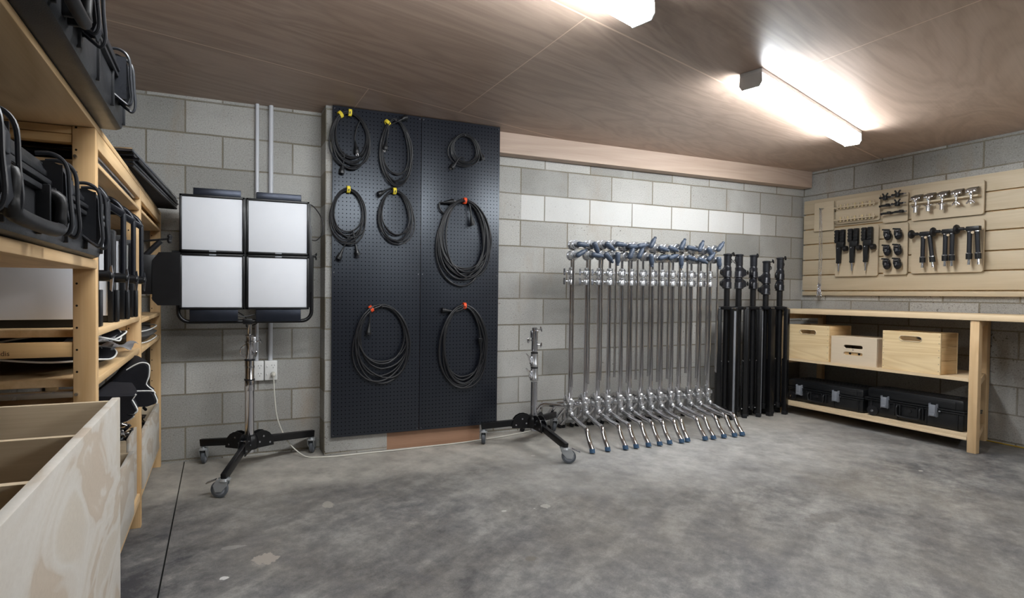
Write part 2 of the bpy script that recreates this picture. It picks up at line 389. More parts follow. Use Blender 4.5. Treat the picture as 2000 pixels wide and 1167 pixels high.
for (x_, y_) in ((2.3, -4.7),):  # extra fixture out of view, added to fill the room from behind
    ceiling_lamp(x_, y_, ANG, 'unseen fluorescent batten light added behind the camera as fill')

# ---------------------------------------------------------------- conduits, sockets, leads
for px_, r_, lab in ((502, .011, 'thin grey conduit running down the block wall, left of the pair'), (529, .0135, 'thicker grey conduit running down the block wall, right of the pair')):
    p = hit(px_, 400, 1, -.014)
    c_ = M(); c_.cyl((p.x, -.0145, .57), (p.x, -.0145, CEIL), r_, seg=16)
    tag(c_.obj('conduit', 'conduit'), lab, 'pipe')
    # saddles belong to each conduit
def socket(x0, x1, label, plugged):
    t_ = thing('wall_socket', label, 'socket', ((x0+x1)/2, 0, .452), 0, 'double power sockets on the back wall')
    wd = (x1-x0)
    M().bb(-wd/2, wd/2, -.034, -.001, 0, .117, .004).obj('plate', 'white_plastic', t_)
    h = M()
    for cz in ((.083, .036) if not plugged else (.083,)):
        cx_ = .006 if not plugged else .012
        for (dx_, dz_, a_) in ((-.008, .006, 25), (.008, .006, -25), (0, -.008, 0)):
            h.box((cx_+dx_, -.0343, cz+dz_), (.0022, .002, .007), Matrix.Rotation(R(a_), 3, 'Y'))
    h.obj('pin_holes', 'black_rubber', t_)
    sw = M()
    for cz in (.083, .036): sw.box((-.022, -.036, cz), (.008, .005, .012), bev=.001)
    sw.obj('rocker_switch', 'white_plastic', t_)
    return t_
socket(.197, .257, 'double white power socket partly behind the silver pole, nothing plugged in', False)
socket(.262, .335, 'double white power socket right of the pole with a white plug in it', True)
pl = M(); pl.cyl((.311, -.036, .488), (.311, -.062, .488), .0155, .0135); pl.sph((.311, -.06, .486), .013)
root = thing('power_lead', 'white power lead hanging from the socket and running along the floor past the pier', 'cable', (.311, -.05, 0))
pl_o = pl.obj('plug', 'white_flex', root, (-.311, .05, 0))
pts = [(.311, -.064, .484), (.313, -.068, .42), (.318, -.07, .34), (.33, -.075, .24), (.36, -.085, .15), (.40, -.1, .08), (.45, -.125, .03), (.50, -.16, .006), (.58, -.185, .005), (.68, -.195, .005), (.85, -.19, .005), (1.05, -.19, .005), (1.3, -.18, .005), (1.5, -.17, .005), (1.66, -.15, .005), (1.85, -.12, .005), (2.05, -.07, .005), (2.2, -.03, .005)]
def smooth_path(p, k=6):
    p = [Vector(q) for q in p]; out = []
    for i in range(len(p)-1):
        a, b_, c_, d_ = p[max(i-1, 0)], p[i], p[i+1], p[min(i+2, len(p)-1)]
        for j in range(k):
            t_ = j/k; out.append(.5*((2*b_)+(-a+c_)*t_+(2*a-5*b_+4*c_-d_)*t_*t_+(-a+3*b_-3*c_+d_)*t_**3))
    out.append(p[-1]); return out
M().tube(smooth_path(pts), .0038).obj('flex', 'white_flex', root, (-.311, .05, 0))
yl = M().tube(smooth_path([(4.955, -1.22, .004), (4.94, -1.4, .004), (4.93, -1.7, .004), (4.94, -2.2, .004)]), .004)
tag(yl.obj('floor_lead', 'yellow_lead'), 'thin yellow lead lying at the foot of the right wall', 'cable')

# ---------------------------------------------------------------- pegboards
PBY = -.176
pbl = [hit(650, 198, 1, PBY), hit(824, 222, 1, PBY), hit(977, 243, 1, PBY)]
zb = .112
for i, (x0, x1, lab) in enumerate(((pbl[0].x, pbl[1].x-.0015, 'dark perforated pegboard sheet, the left one of the pair on the pier'), (pbl[1].x+.0015, pbl[2].x, 'dark perforated pegboard sheet, the right one of the pair beside the beam'))):
    t_ = thing('pegboard', lab, 'pegboard', (0, 0, 0), 0, 'pegboard sheets')
    M().bb(x0, x1, PBY, PBY+.008, zb, CEIL-.004, .0012).obj('perforated_sheet', 'pegboard', t_)
    bt = M()
    for xx in (x0+.02, x1-.02):
        for z0_, z1_ in ((zb+.03, CEIL-.03),): bt.bb(xx-.012, xx+.012, PBY+.008, -.15, z0_, z1_)
    bt.obj('batten', 'black_paint', t_)
    sc = M()
    for xx in (x0+.012, x1-.012):
        for zz in (zb+.014, (zb+CEIL)/2, CEIL-.02): sc.cyl((xx, PBY-.002, zz), (xx, PBY+.001, zz), .004, seg=10)
    sc.obj('screw', 'dark_steel', t_)

def coil(px, pyt, pyb, pxl, pxr, n, tapes, color, label, r=.0042, plugs=(), shape=1.0, tilt=0.0, seed=1, clear=False, spread=.74):
    rn = random.Random(seed); y0 = PBY-.012
    top = hit(px, pyt, 1, y0); bot = hit(px, pyb, 1, y0); W = (hit(pxr, (pyt+pyb)/2, 1, y0).x-hit(pxl, (pyt+pyb)/2, 1, y0).x)/2
    xc = (hit(pxr, (pyt+pyb)/2, 1, y0).x+hit(pxl, (pyt+pyb)/2, 1, y0).x)/2
    H = top.z-bot.z
    t_ = thing('cable_coil', label, 'cable', (top.x, y0, top.z), 0, 'coiled cables hung on the pegboard')
    pts = []; K = 52
    par = []
    for i in range(n+1):
        par.append((rn.uniform(.72, 1.0), rn.uniform(spread, 1.0), rn.uniform(-.06, .06), rn.uniform(-.012, .004)))
    par[0] = (.97, .78, 0, 0); par[n//2] = (1, 1, 0, -.004)
    for i in range(n):
        for k in range(K):
            f_ = k/K; a_ = 2*math.pi*f_
            A, B = par[i], par[i+1]; e = f_*f_*(3-2*f_)
            wx, hz, dx_, dy_ = [A[q]*(1-e)+B[q]*e for q in range(4)]
            h_ = (1-math.cos(a_))/2
            wshape = math.sin(a_)*(1+.10*math.sin(a_+1.2*i)*h_)
            x_ = (xc-top.x+dx_*W*2.2)*h_**.7 + wx*W*wshape*(.86+.14*h_) + tilt*h_
            z_ = -hz*H*h_*(1 if shape == 1 else h_**(shape-1)) - .006*(i % 3)*(1-h_) - abs(rn.gauss(0, .0008))
            y_ = -.003-(i % 4)*.0045*(.6+.4*math.sin(a_*2+i)) + dy_*h_*.5
            pts.append((x_, min(y_, .006), z_))
    M().tube(pts, r, 8).obj('flex', 'black_rubber', t_)
    for (ta, tc) in tapes:      # strap round the bundle at an angle from the top
        a_ = R(ta); h_ = (1-math.cos(a_))/2; wv = .86*W
        c_ = Vector((wv*math.sin(a_), -.004, -h_*H*.86-.006)); tang = Vector((math.cos(a_)*wv, 0, -math.sin(a_)*H*.45)).normalized()
        q = M(); up_ = tang.cross(Vector((0, 1, 0))).normalized()
        ring = []
        for k in range(16):
            a2 = 2*math.pi*k/16; ring.append(c_+up_*math.cos(a2)*.019+Vector((0, 1, 0))*math.sin(a2)*.0145)
        for sft in (-.0078, -.0052, -.0026, 0, .0026, .0052, .0078): q.tube([p_+tang*sft for p_ in ring], .0026, 6, True)
        q.obj('strap', tc, t_)
    for (kind, pxx, pyy, ang) in plugs:
        p = hit(pxx, pyy, 1, y0-.01)-Vector((top.x, y0, top.z)); d_ = Vector((math.sin(R(ang)), 0, -math.cos(R(ang)))); q = M()
        tgt = min((Vector(k_) for k_ in pts), key=lambda k_: (k_-(p-d_*.13)).length)
        M().tube(smooth_path([p-d_*.04, p-d_*.07, (p-d_*.10)*.5+tgt*.5, tgt]), r*.95, 8).obj('lead', 'black_rubber', t_)
        q.cyl(p-d_*.045, p-d_*.008, r, r*2.2, 10); q.cyl(p-d_*.008, p+d_*.012, .012, .0165); q.cyl(p+d_*.012, p+d_*.026, .0175)
        o_ = q.obj(kind, 'black_plastic', t_)
        if kind == 'plug':
            q = M()
            for s_ in (-1, 1): q.box(p+d_*.034+Vector((s_*.006, 0, 0)), (.002, .006, .018), Matrix.Rotation(-R(ang), 3, 'Y'))
            q.box(p+d_*.034+Vector((0, -.007, 0)), (.002, .006, .016), Matrix.Rotation(-R(ang), 3, 'Y'))
            q.obj('pins', 'chrome', o_)
    hk = M(); hk.tube([(0, .014, -.016), (0, -.022, -.016), (0, -.026, -.006)], .003, 8); hk.obj('hanging_hook', 'dark_steel', t_)
    return t_
coil(682, 218, 335, 642, 726, 8, ((-28, 'yellow_tape'), (2, 'yellow_tape')), 0, 'thick black cable coil with two yellow straps at the top left of the pegboard', .0045, (('plug', 696, 290, 8), ('cable_socket', 668, 330, -10)), seed=3)
coil(771, 232, 369, 741, 808, 6, ((-30, 'yellow_tape'),), 0, 'tall narrow black cable coil with one yellow strap, top row beside the panel joint', .004, (('plug', 753, 284, -12), ('cable_socket', 787, 232, 120)), seed=5, tilt=.0)
coil(906, 262, 330, 873, 941, 6, (), 0, 'small black cable coil without a strap at the top right of the pegboard', .0036, (('plug', 886, 322, -40), ('cable_socket', 941, 305, 20)), seed=8)
coil(680, 368, 477, 642, 717, 6, ((0, 'yellow_tape'),), 0, 'black cable coil with a yellow strap and two dangling ends, second row left', .0042, (('plug', 697, 490, 12), ('cable_socket', 664, 498, -25)), seed=11)
coil(770, 371, 482, 739, 812, 6, ((0, 'yellow_tape'),), 0, 'round black cable coil with a yellow strap, below the tall narrow coil', .0042, (('cable_socket', 746, 376, -60),), seed=13)
coil(905, 390, 560, 852, 960, 9, ((3, 'orange_tape'),), 0, 'big heavy black cable coil with an orange strap in the middle of the right pegboard', .0056, (('plug', 878, 394, 100), ('cable_socket', 922, 432, 10)), seed=17)
coil(745, 594, 770, 687, 802, 7, ((-24, 'orange_tape'),), 0, 'wide loose black cable coil with an orange strap, bottom of the left pegboard', .0056, (('cable_socket', 720, 645, -6),), seed=22, tilt=-.01, spread=.58)
coil(905, 595, 768, 855, 955, 7, ((2, 'orange_tape'),), 0, 'black cable coil with an orange strap at the bottom of the right pegboard', .0056, (('cable_socket', 870, 606, -95), ('plug', 938, 668, 185)), seed=29)

# ---------------------------------------------------------------- rolling stands
def caster(parent, hub_xy, x, y, z, brake=False, ang=0.0):
    """swivel caster under an arm end; wheel touches z = 0"""
    rw = .041; q = M(); q.cyl((x, y, .085), (x, y, z), .012); q.cyl((x, y, .083), (x, y, .094), .026, .022)
    ca, sa = math.cos(ang), math.sin(ang); off = Vector((ca*.022, sa*.022, 0)); side = Vector((-sa, ca, 0))
    c_ = Vector((x, y, rw+.001))+off
    for s_ in (-1, 1):
        a_ = c_+side*s_*.016
        q.prism([a_+Vector((ca*-.045, sa*-.045, .045)), a_+Vector((ca*.01, sa*.01, .048)), a_+Vector((ca*.026, sa*.026, .02)), a_+Vector((ca*.016, sa*.016, -.01)), a_+Vector((ca*-.014, sa*-.014, -.008)), a_+Vector((ca*-.04, sa*-.04, .02))], side*s_*.003)
    q.box(Vector((x, y, .088)), (.055, .036, .006), Matrix.Rotation(ang, 3, 'Z'), .001)
    o_ = q.obj('caster', 'zinc', parent)
    wq = M(); prof = [(.006, -.012), (.034, -.012), (.040, -.009), (rw, 0), (.040, .009), (.034, .012), (.006, .012)]
    wq.lathe(prof, c_, side, 28); wq.obj('tyre', 'grey_wheel', o_)
    hq = M(); hq.lathe([(.004, -.0145), (.026, -.0135), (.028, -.012), (.028, .012), (.026, .0135), (.004, .0145)], c_, side, 24); hq.obj('wheel_disc', 'latch_grey', o_)
    if brake:
        bq = M(); bq.box(c_+Vector((ca*.04, sa*.04, .036)), (.05, .024, .005), Matrix.Rotation(ang, 3, 'Z') @ Matrix.Rotation(R(22), 3, 'Y'), .0015)
        bq.obj('brake_lever', 'steel', o_)
def roll_base(t_, ends, brakes, angs):
    """ends: local xy of casters; hub at origin"""
    hb = M()
    hb.lathe([(.03, .118), (.046, .122), (.048, .17), (.04, .19), (.03, .2)], (0, 0, 0))
    for (x, y, hz) in ends:
        a_ = math.atan2(y, x); n_ = Vector((-math.sin(a_), math.cos(a_), 0)); d_ = Vector((math.cos(a_), math.sin(a_), 0))
        for s_ in (-1, 1):
            base = n_*s_*.0165+d_*.012
            prof = [base+d_*.0+Vector((0, 0, .118))]+[base+d_*(.055+.075*math.cos(R(k)))+Vector((0, 0, .128+.082*math.sin(R(k)))) for k in (-8, 12, 32, 52, 72, 92, 112, 132)]+[base+Vector((0, 0, .195))]
            hb.prism(prof, n_*s_*.004)
    hb.obj('hub', 'black_paint', t_)
    bo = M()
    for (x, y, hz) in ends:
        a_ = math.atan2(y, x); n_ = Vector((-math.sin(a_), math.cos(a_), 0)); d_ = Vector((math.cos(a_), math.sin(a_), 0))
        for (u_, z_) in ((.05, .15), (.115, .137), (.075, .178)):
            bo.cyl(d_*u_-n_*.0245+Vector((0, 0, z_)), d_*u_+n_*.0245+Vector((0, 0, z_)), .0055, seg=10)
    bo.obj('bolts', 'steel', t_)
    for i, (x, y, hz) in enumerate(ends):
        a_ = math.atan2(y, x); d_ = Vector((math.cos(a_), math.sin(a_), 0)); L_ = math.hypot(x, y); e = d_*(L_+.015)
        p0 = d_*.045+Vector((0, 0, .158)); p1 = e+Vector((0, 0, hz)); mid_ = (p0+p1)/2; dd = p1-p0
        rot = dd.to_track_quat('X', 'Z').to_matrix()
        q = M(); q.box(mid_, (dd.length, .026, .040), rot, .003); lg = q.obj('arm', 'black_paint', t_)
        caster(t_, None, x, y, hz-.02, i in brakes, R(angs[i]))
def wing(m_, p, d, ln=.04):
    """T knob: stem from p along d with a flat wing on the end"""
    p = Vector(p); d = Vector(d).normalized(); m_.cyl(p, p+d*ln*.6, .0045, seg=8)
    s_ = d.cross(Vector((0, 1, 0)));
    if s_.length < .1: s_ = Vector((1, 0, 0))
    s_.normalize(); m_.sph(p+d*ln*.75, .006, (1, 1, 1), 10, 6)
    q = s_.to_track_quat('Z', 'Y').to_matrix()
    m_.sph(p+d*ln*.8, .019, (.45, .3, 1), 10, 8, q)

S1 = Vector((.163, -.268, 0))
st = thing('rolling_light_stand', 'chrome stand with black legs on casters carrying the four panel light', 'light stand', S1, 0, 'rolling stands')
e1 = []
for (cx_, cy_, hz) in ((438, 971, .098), (397, 906, .123), (608, 885, .122)):
    p = hit(cx_, cy_, 2, 0)-S1; e1.append((p.x, p.y, hz))
roll_base(st, e1, (0,), (160, 78, 66))
q = M(); q.cyl((0, 0, .10), (0, 0, .50), .0255, seg=24); q.obj('column', 'chrome', st)
q = M(); q.lathe([(.0265, .44), (.028, .445), (.028, .50), (.0255, .505), (.0255, .605), (.024, .61)], seg=24); q.cyl((0, 0, .565), (0, 0, .575), .0275, seg=24); q.obj('lower_collar', 'chrome', st)
for z_, r_ in ((.5, .0285), (.6075, .0275)): M().cyl((0, 0, z_-.004), (0, 0, z_+.004), r_, seg=24).obj('rubber_ring', 'black_rubber', st)
q = M(); q.lathe([(.022, .611), (.024, .616), (.024, .70), (.027, .703), (.027, .71), (.02, .714), (.0195, .735), (.024, .738), (.024, .744), (.0125, .748), (.0125, .80)], seg=24); q.obj('upper_stage', 'chrome', st)
q = M(); q.tube([(-.022, -.006, .690), (-.044, -.008, .675), (-.048, -.008, .655), (-.044, -.008, .635), (-.022, -.006, .625)], .0045, 8); q.obj('bail_handle', 'chrome', st)
q = M(); wing(q, (.022, -.004, .70), (1, -.1, .35), .045); wing(q, (.02, -.012, .645), (.6, -1, -.1), .03); q.obj('locking_knob', 'chrome', st)
q = M(); q.box((.024, 0, .69), (.014, .03, .085), bev=.003); q.obj('clamp_bracket', 'cast_alloy', st)

S2 = Vector((1.915, -.368, 0))
st2 = thing('rolling_light_stand', 'short empty chrome stand with black legs on casters right of the pegboard', 'light stand', S2, 0, 'rolling stands')
e2 = []
for (cx_, cy_, hz) in ((1103, 904, .10), (944, 868, .122), (1082, 843, .123)):
    p = hit(cx_, cy_, 2, 0)-S2; e2.append((p.x, p.y, hz))
roll_base(st2, e2, (0,), (-25, 62, 70))
zz = lambda y: hit(1043, y, 1, S2.y).z
q = M(); q.cyl((0, 0, .1), (0, 0, zz(745)), .0205, seg=24); q.obj('column', 'steel', st2)
q = M()
for k in range(14): q.box((.012, -.0165, .2+k*.016), (.004, .003, .006))
q.obj('rack_teeth', 'chrome', st2)
for (a_, b_) in ((743, 718), (716, 689)):
    q = M(); q.lathe([(.0225, zz(a_)), (.0265, zz(a_)+.004), (.0265, zz(a_)+.022), (.0235, zz(a_)+.028), (.0225, zz(b_)-.004), (.018, zz(b_))], seg=24)
    q.box((-.02, 0, (zz(a_)+zz(b_))/2), (.026, .02, .05), bev=.004); cc = q.obj('collar', 'cast_alloy', st2)
    q = M(); q.cyl((-.03, -.006, (zz(a_)+zz(b_))/2+.004), (-.04, -.01, (zz(a_)+zz(b_))/2+.006), .006)
    q.tube([(-.036, -.012, (zz(a_)+zz(b_))/2-.012), (-.046, -.014, (zz(a_)+zz(b_))/2+.015), (-.072, -.016, (zz(a_)+zz(b_))/2+.045)], [.009, .008, .004], 8); q.obj('t_handle', 'chrome', cc)
    q = M(); q.cyl((0, 0, zz(b_)-.002), (0, 0, zz(b_)+.006), .0225, seg=20); q.obj('rubber_ring', 'black_rubber', st2)
q = M(); q.lathe([(.017, zz(686)), (.0195, zz(684)), (.0195, zz(650)), (.023, zz(649)), (.023, zz(646)), (.017, zz(644)), (.0165, zz(640)), (.011, zz(639))], seg=24)
q.box((-.024, 0, zz(652)), (.008, .02, .045), bev=.002); q.obj('receiver', 'steel', st2)
q = M(); wing(q, (.018, 0, zz(645)), (1, -.2, .3), .035); wing(q, (-.02, 0, zz(664)), (-1, -.2, 0), .04); wing(q, (.016, -.01, zz(672)), (1, -.8, -.1), .028); q.obj('locking_knob', 'chrome', st2)

# ---------------------------------------------------------------- four-panel light
YP = -.335
def zx(px, py, y=YP): return hit(px, py, 1, y)
ped = thing('panel_light', 'large unlit black light of four square white panels on the chrome stand', 'light', (S1.x, S1.y, .80), 0)
off = -Vector((S1.x, S1.y, .80))
xl, xr_ = zx(350, 490).x, zx(604, 490).x; zt, zb_ = zx(470, 385).z, zx(470, 604).z
xm = (zx(473, 490).x+zx(486, 490).x)/2
cells = []
fr = M()
fr.bb(xl, xr_, YP+.012, YP+.075, zb_, zt, .004)
zmid = zx(479, 496).z
xs_ = [xl, xm-.006, xm+.006, xr_]
bar = .012
for (a_, b_) in ((xl, xm-.004), (xm+.004, xr_)):
    for (c_, d_) in ((zb_, zmid-.003), (zmid+.003, zt)):
        fr.bb(a_, b_, YP, YP+.014, c_, c_+bar, .002); fr.bb(a_, b_, YP, YP+.014, d_-bar, d_, .002)
        fr.bb(a_, a_+bar, YP, YP+.014, c_, d_, .002); fr.bb(b_-bar, b_, YP, YP+.014, c_, d_, .002)
        cells.append((a_+bar, b_-bar, c_+bar, d_-bar))
fr.obj('frame', 'black_paint', ped, off)
for (a_, b_, c_, d_) in cells: M().bb(a_, b_, YP+.006, YP+.0125, c_, d_, .0015).obj('diffusion_panel', 'diffuser_panel', ped, off)
for (a_, b_, c_, d_) in cells:
    zc = c_-.006 if c_ > zmid else d_+.006; M().box(((a_+b_)/2, YP-.001, zc), (.035, .004, .008), bev=.001).obj('frame_clip', 'latch_grey', ped, off)
for (p0, p1) in (((377, 365), (471, 388)), ((501, 374), (589, 395)), ((370, 603), (465, 627)), ((500, 603), (588, 627))):
    a_ = zx(*p0); b_ = zx(*p1); q = M(); q.bb(a_.x, b_.x, YP+.006, YP+.062, min(a_.z, b_.z), max(a_.z, b_.z), .003)
    bx_ = q.obj('power_supply_box', 'blue_grey_alloy', ped, off)
yk = M(); zp = zx(608, 500).z; zbot = zx(480, 630).z+.006; x0_, x1_ = zx(347, 560).x, zx(611, 560).x; rr_ = .055; yy = YP+.04
pth = [(x0_, yy, zp), (x0_, yy, zbot+rr_)]+arc((x0_+rr_, yy, zbot+rr_), rr_, 180, 270, 8)+arc((x1_-rr_, yy, zbot+rr_), rr_, 270, 360, 8)+[(x1_, yy, zp)]
yk.tube(pth, .0105, 12); yk.box(((x0_+x1_)/2, yy, zbot), (.05, .03, .03), bev=.004); yko = yk.obj('yoke', 'black_paint', ped, off)
q = M(); q.cyl((x1_-.03, yy, zp+.004), (x1_+.02, yy, zp+.004), .006); q.cyl((x1_+.014, yy, zp+.004), (x1_+.022, yy, zp+.004), .009)
for k in range(3):
    a_ = k*2.094+.4; q.sph((x1_+.024, yy+.010*math.cos(a_), zp+.004+.014*math.sin(a_)), .008, (.6, 1, 1.2), 8, 6)
q.obj('tilt_knob', 'black_plastic', yko); q = M(); q.cyl((x0_-.03, yy, zp+.004), (x0_+.03, yy, zp+.004), .006); q.obj('tilt_pivot', 'black_plastic', yko)
q = M(); q.bb(xr_, xr_+.018, YP+.02, YP+.06, zx(604, 570).z, zx(604, 440).z, .002); q.bb(xr_, xr_+.01, YP+.01, YP+.06, zx(604, 600).z, zt-.01, .002); q.obj('side_rail', 'black_paint', ped, off)
yb = YP+.03
q = M(); q.tube(smooth_path([(zx(592, 396).x, yb, zx(592, 396).z), (zx(612, 402).x, yb, zx(612, 400).z), (zx(630, 425).x, yb, zx(630, 425).z), (zx(632, 452).x, yb, zx(632, 452).z), (zx(620, 468).x, yb, zx(620, 468).z), (zx(606, 466).x, yb, zx(606, 466).z)]), .003, 6); q.obj('cable', 'black_rubber', ped, off); q = M()
q.tube(smooth_path([(zx(452, 600).x, yb, zx(452, 604).z), (zx(470, 618).x, yb-.01, zx(470, 618).z), (zx(500, 614).x, yb, zx(500, 614).z)]), .003, 6); q.obj('cable', 'black_rubber', ped, off); q = M()
q.tube(smooth_path([(zx(466, 610).x, yb, zx(466, 610).z), (zx(482, 622).x, yb+.02, zx(482, 622).z), (zx(484, 640).x, yb+.05, zx(484, 640).z), (zx(505, 632).x, yb+.05, zx(505, 632).z)]), .003, 6); q.obj('cable', 'black_rubber', ped, off)

# ---------------------------------------------------------------- chrome C-stands
CY_ = -.30
colpx = (1114.8, 1144.8, 1168.8, 1189, 1212.7, 1230.7, 1253.3, 1272, 1291, 1311.6, 1327, 1347.6, 1365.6, 1384.3)
armpx = (1118, 1150, 1174, 1201, 1226, 1243, 1267, 1285, 1304, 1325, 1340, 1361, 1379, 1399)
footpx = ((1156, 885), (1189, 883), (1223, 879), (1245, 877), (1271, 875), (1292, 872), (1315, 871), (1338, 868), (1349, 866), (1380, 861), (1396, 859), (1418, 857), (1437, 854), (1452, 852))
up_a = (5, 62, 32, 4, 0, -8, -58, 12, 15, -60, 8, -62, 55, -48)
lo_a = (-28, 6, 42, 86, -64, -60, 80, -14, -18, 86, 14, 18, -42, 80)
ORD = ('first', 'second', 'third', 'fourth', 'fifth', 'sixth', 'seventh', 'eighth', 'ninth', 'tenth', 'eleventh', 'twelfth', 'thirteenth', 'last')
def c_stand():
    t_ = thing('c_stand', 'x', 'C-stand', (0, 0, 0), 0, 'chrome C-stands in a row against the wall')
    q = M(); q.cyl((0, 0, .13), (0, 0, 1.045), .0148, seg=18); q.obj('column', 'chrome', t_)
    q = M()
    q.lathe([(.016, .132), (.022, .136), (.024, .158), (.018, .186), (.022, .196), (.022, .206), (.018, .214), (.023, .222), (.023, .236), (.018, .244), (.023, .25), (.023, .268), (.017, .275)], seg=16)
    q.box((-.012, -.018, .225), (.022, .016, .03), Matrix.Rotation(R(25), 3, 'Z'), .004); q.box((.014, -.016, .25), (.02, .014, .022), Matrix.Rotation(R(-20), 3, 'Z'), .004)
    for a_ in (-104, 62, 128):
        c_, s_ = math.cos(R(a_)), math.sin(R(a_)); zc = .165 if a_ < 0 else (.25 if a_ == 62 else .218)
        q.cyl((c_*.012, s_*.012, zc), (c_*.048, s_*.048, zc), .019, .0145, 12); q.sph((c_*.03, s_*.03, zc+.006), .018, (1, 1, 1.2), 10, 7)
    q.obj('base_hub', 'cast_alloy', t_)
    q = M(); q.tube([(-.02, -.012, .252), (-.036, -.020, .276), (-.052, -.026, .305)], [.008, .012, .007], 8); q.sph((-.022, -.01, .262), .011); q.obj('hub_t_handle', 'cast_alloy', t_)
    for (a_, z0, zb_, rb, rf) in ((-104, .163, .128, .262, .345), (62, .252, .225, .19, .30), (128, .216, .205, .20, .335)):
        c_, s_ = math.cos(R(a_)), math.sin(R(a_))
        prof = [(.028, z0), (.10, z0-.010), (.19, z0-.026), (rb-.018, zb_+.006), (rb+.012, zb_-.016), (rb+(rf-rb)*.5, zb_*.50), (rf, .02)]
        if a_ > 0: prof = [(.03, z0), (.10, z0), (rb-.03, z0-.002), (rb, z0-.014), (rb+.018, z0-.04), (rb+(rf-rb)*.6, z0*.42), (rf, .02)]
        q = M(); q.tube(smooth_path([(c_*r_, s_*r_, z_) for r_, z_ in prof], 4), .0150, 12); lg = q.obj('leg', 'chrome', t_)
        q = M(); d_ = Vector((c_*(rf-rb)*.4, s_*(rf-rb)*.4, -zb_*.5)).normalized()
        q.cyl((c_*rf-d_.x*.012, s_*rf-d_.y*.012, .028), (c_*rf+d_.x*.006, s_*rf+d_.y*.006, .0045), .0165, .017); q.obj('foot', 'blue_foot' if a_ < 0 else 'black_rubber', lg)
    for (z_, kd) in ((1.045, -1), (1.108, -1)):
        q = M(); q.lathe([(.0165, z_), (.0215, z_+.003), (.0225, z_+.03), (.0195, z_+.036), (.0205, z_+.04), (.0195, z_+.052), (.012, z_+.058)], seg=18)
        q.box((-.018, 0, z_+.022), (.022, .02, .03), bev=.004); cl = q.obj('collar', 'cast_alloy', t_)
        q = M(); q.cyl((-.026, 0, z_+.024), (-.06, -.004, z_+.024), .0042, seg=8); q.cyl((-.061, -.004, z_+.002), (-.061, -.004, z_+.046), .0065, .0065, 8); q.obj('t_knob', 'steel', cl)
    q = M(); q.cyl((0, 0, 1.16), (0, 0, 1.275), .0095, .0095, 14); q.obj('riser', 'chrome', t_)
    return t_
def grip(parent, x, z, ang, y=-.012):
    """two-disc clamp head facing the camera with a T handle"""
    q = M(); q.cyl((x-.006, y+.026, z), (x-.006, y-.022, z), .028, seg=18); q.cyl((x-.006, y+.03, z), (x-.006, y+.022, z), .034, seg=20); q.cyl((x-.006, y-.016, z), (x-.006, y-.004, z), .0335, seg=20); q.box((x-.016, y, z-.012), (.022, .03, .026), bev=.004)
    q.cyl((x, y-.02, z), (x, y-.036, z), .009)
    h = q.obj('grip_head', 'cast_alloy', parent)
    q = M(); pr_ = [(.010, -.016), (.016, -.010), (.0185, .004), (.016, .02), (.0175, .038), (.015, .052), (.009, .064), (.011, .072), (.008, .077)]
    q.lathe(pr_, (0, 0, 0), (1, 0, 0), 12); o_ = q.obj('t_handle', 'blue_grip', h, (x, y-.044, z)); o_.rotation_euler = (0, R(ang), 0)
    return h
proto = c_stand(); cst = []
for i, px in enumerate(colpx):
    p = hit(px, 650, 1, CY_); ft = hit(*footpx[i], 2, 0)
    lab = ('%s chrome C-stand in the row, nearest the short rolling stand' % ORD[i]) if i == 0 else ('%s chrome C-stand in the row, next to the black stands' % ORD[i] if i == 13 else '%s chrome C-stand from the left in the row of fourteen' % ORD[i])
    s_ = proto if i == 0 else copy_tree(proto)
    s_.location = (p.x, CY_, 0); s_['label'] = lab
    cst.append((s_, p, ft))
bpy.context.view_layer.update()
for i, (s_, p, ft) in enumerate(cst):
    a_ = math.atan2(ft.y-CY_, ft.x-p.x)+R(104)
    for ch in s_.children:
        if ch.name.startswith('leg') and ch.data.vertices[0].co.y < 0: ch.rotation_euler = (0, 0, a_)
    ax = hit(armpx[i], 650, 1, CY_-.034).x-p.x
    jz = ((i*37) % 7-3)*.0022
    q = M(); q.cyl((ax, -.034, .385+jz*4), (ax, -.034, 1.238), .0079, seg=12); q.cyl((ax, -.034, .382+jz*4), (ax, -.034, .386+jz*4), .0088, seg=12); q.obj('gobo_arm', 'chrome', s_)
    grip(s_, ax*.2+.004, 1.25+jz, lo_a[i], -.02)
    q = M(); q.cyl((.01, -.006, 1.27), (.01, -.006, 1.325), .0075); q.obj('link_pin', 'dark_steel', s_)
    grip(s_, .012, 1.322+jz, up_a[i], -.016)

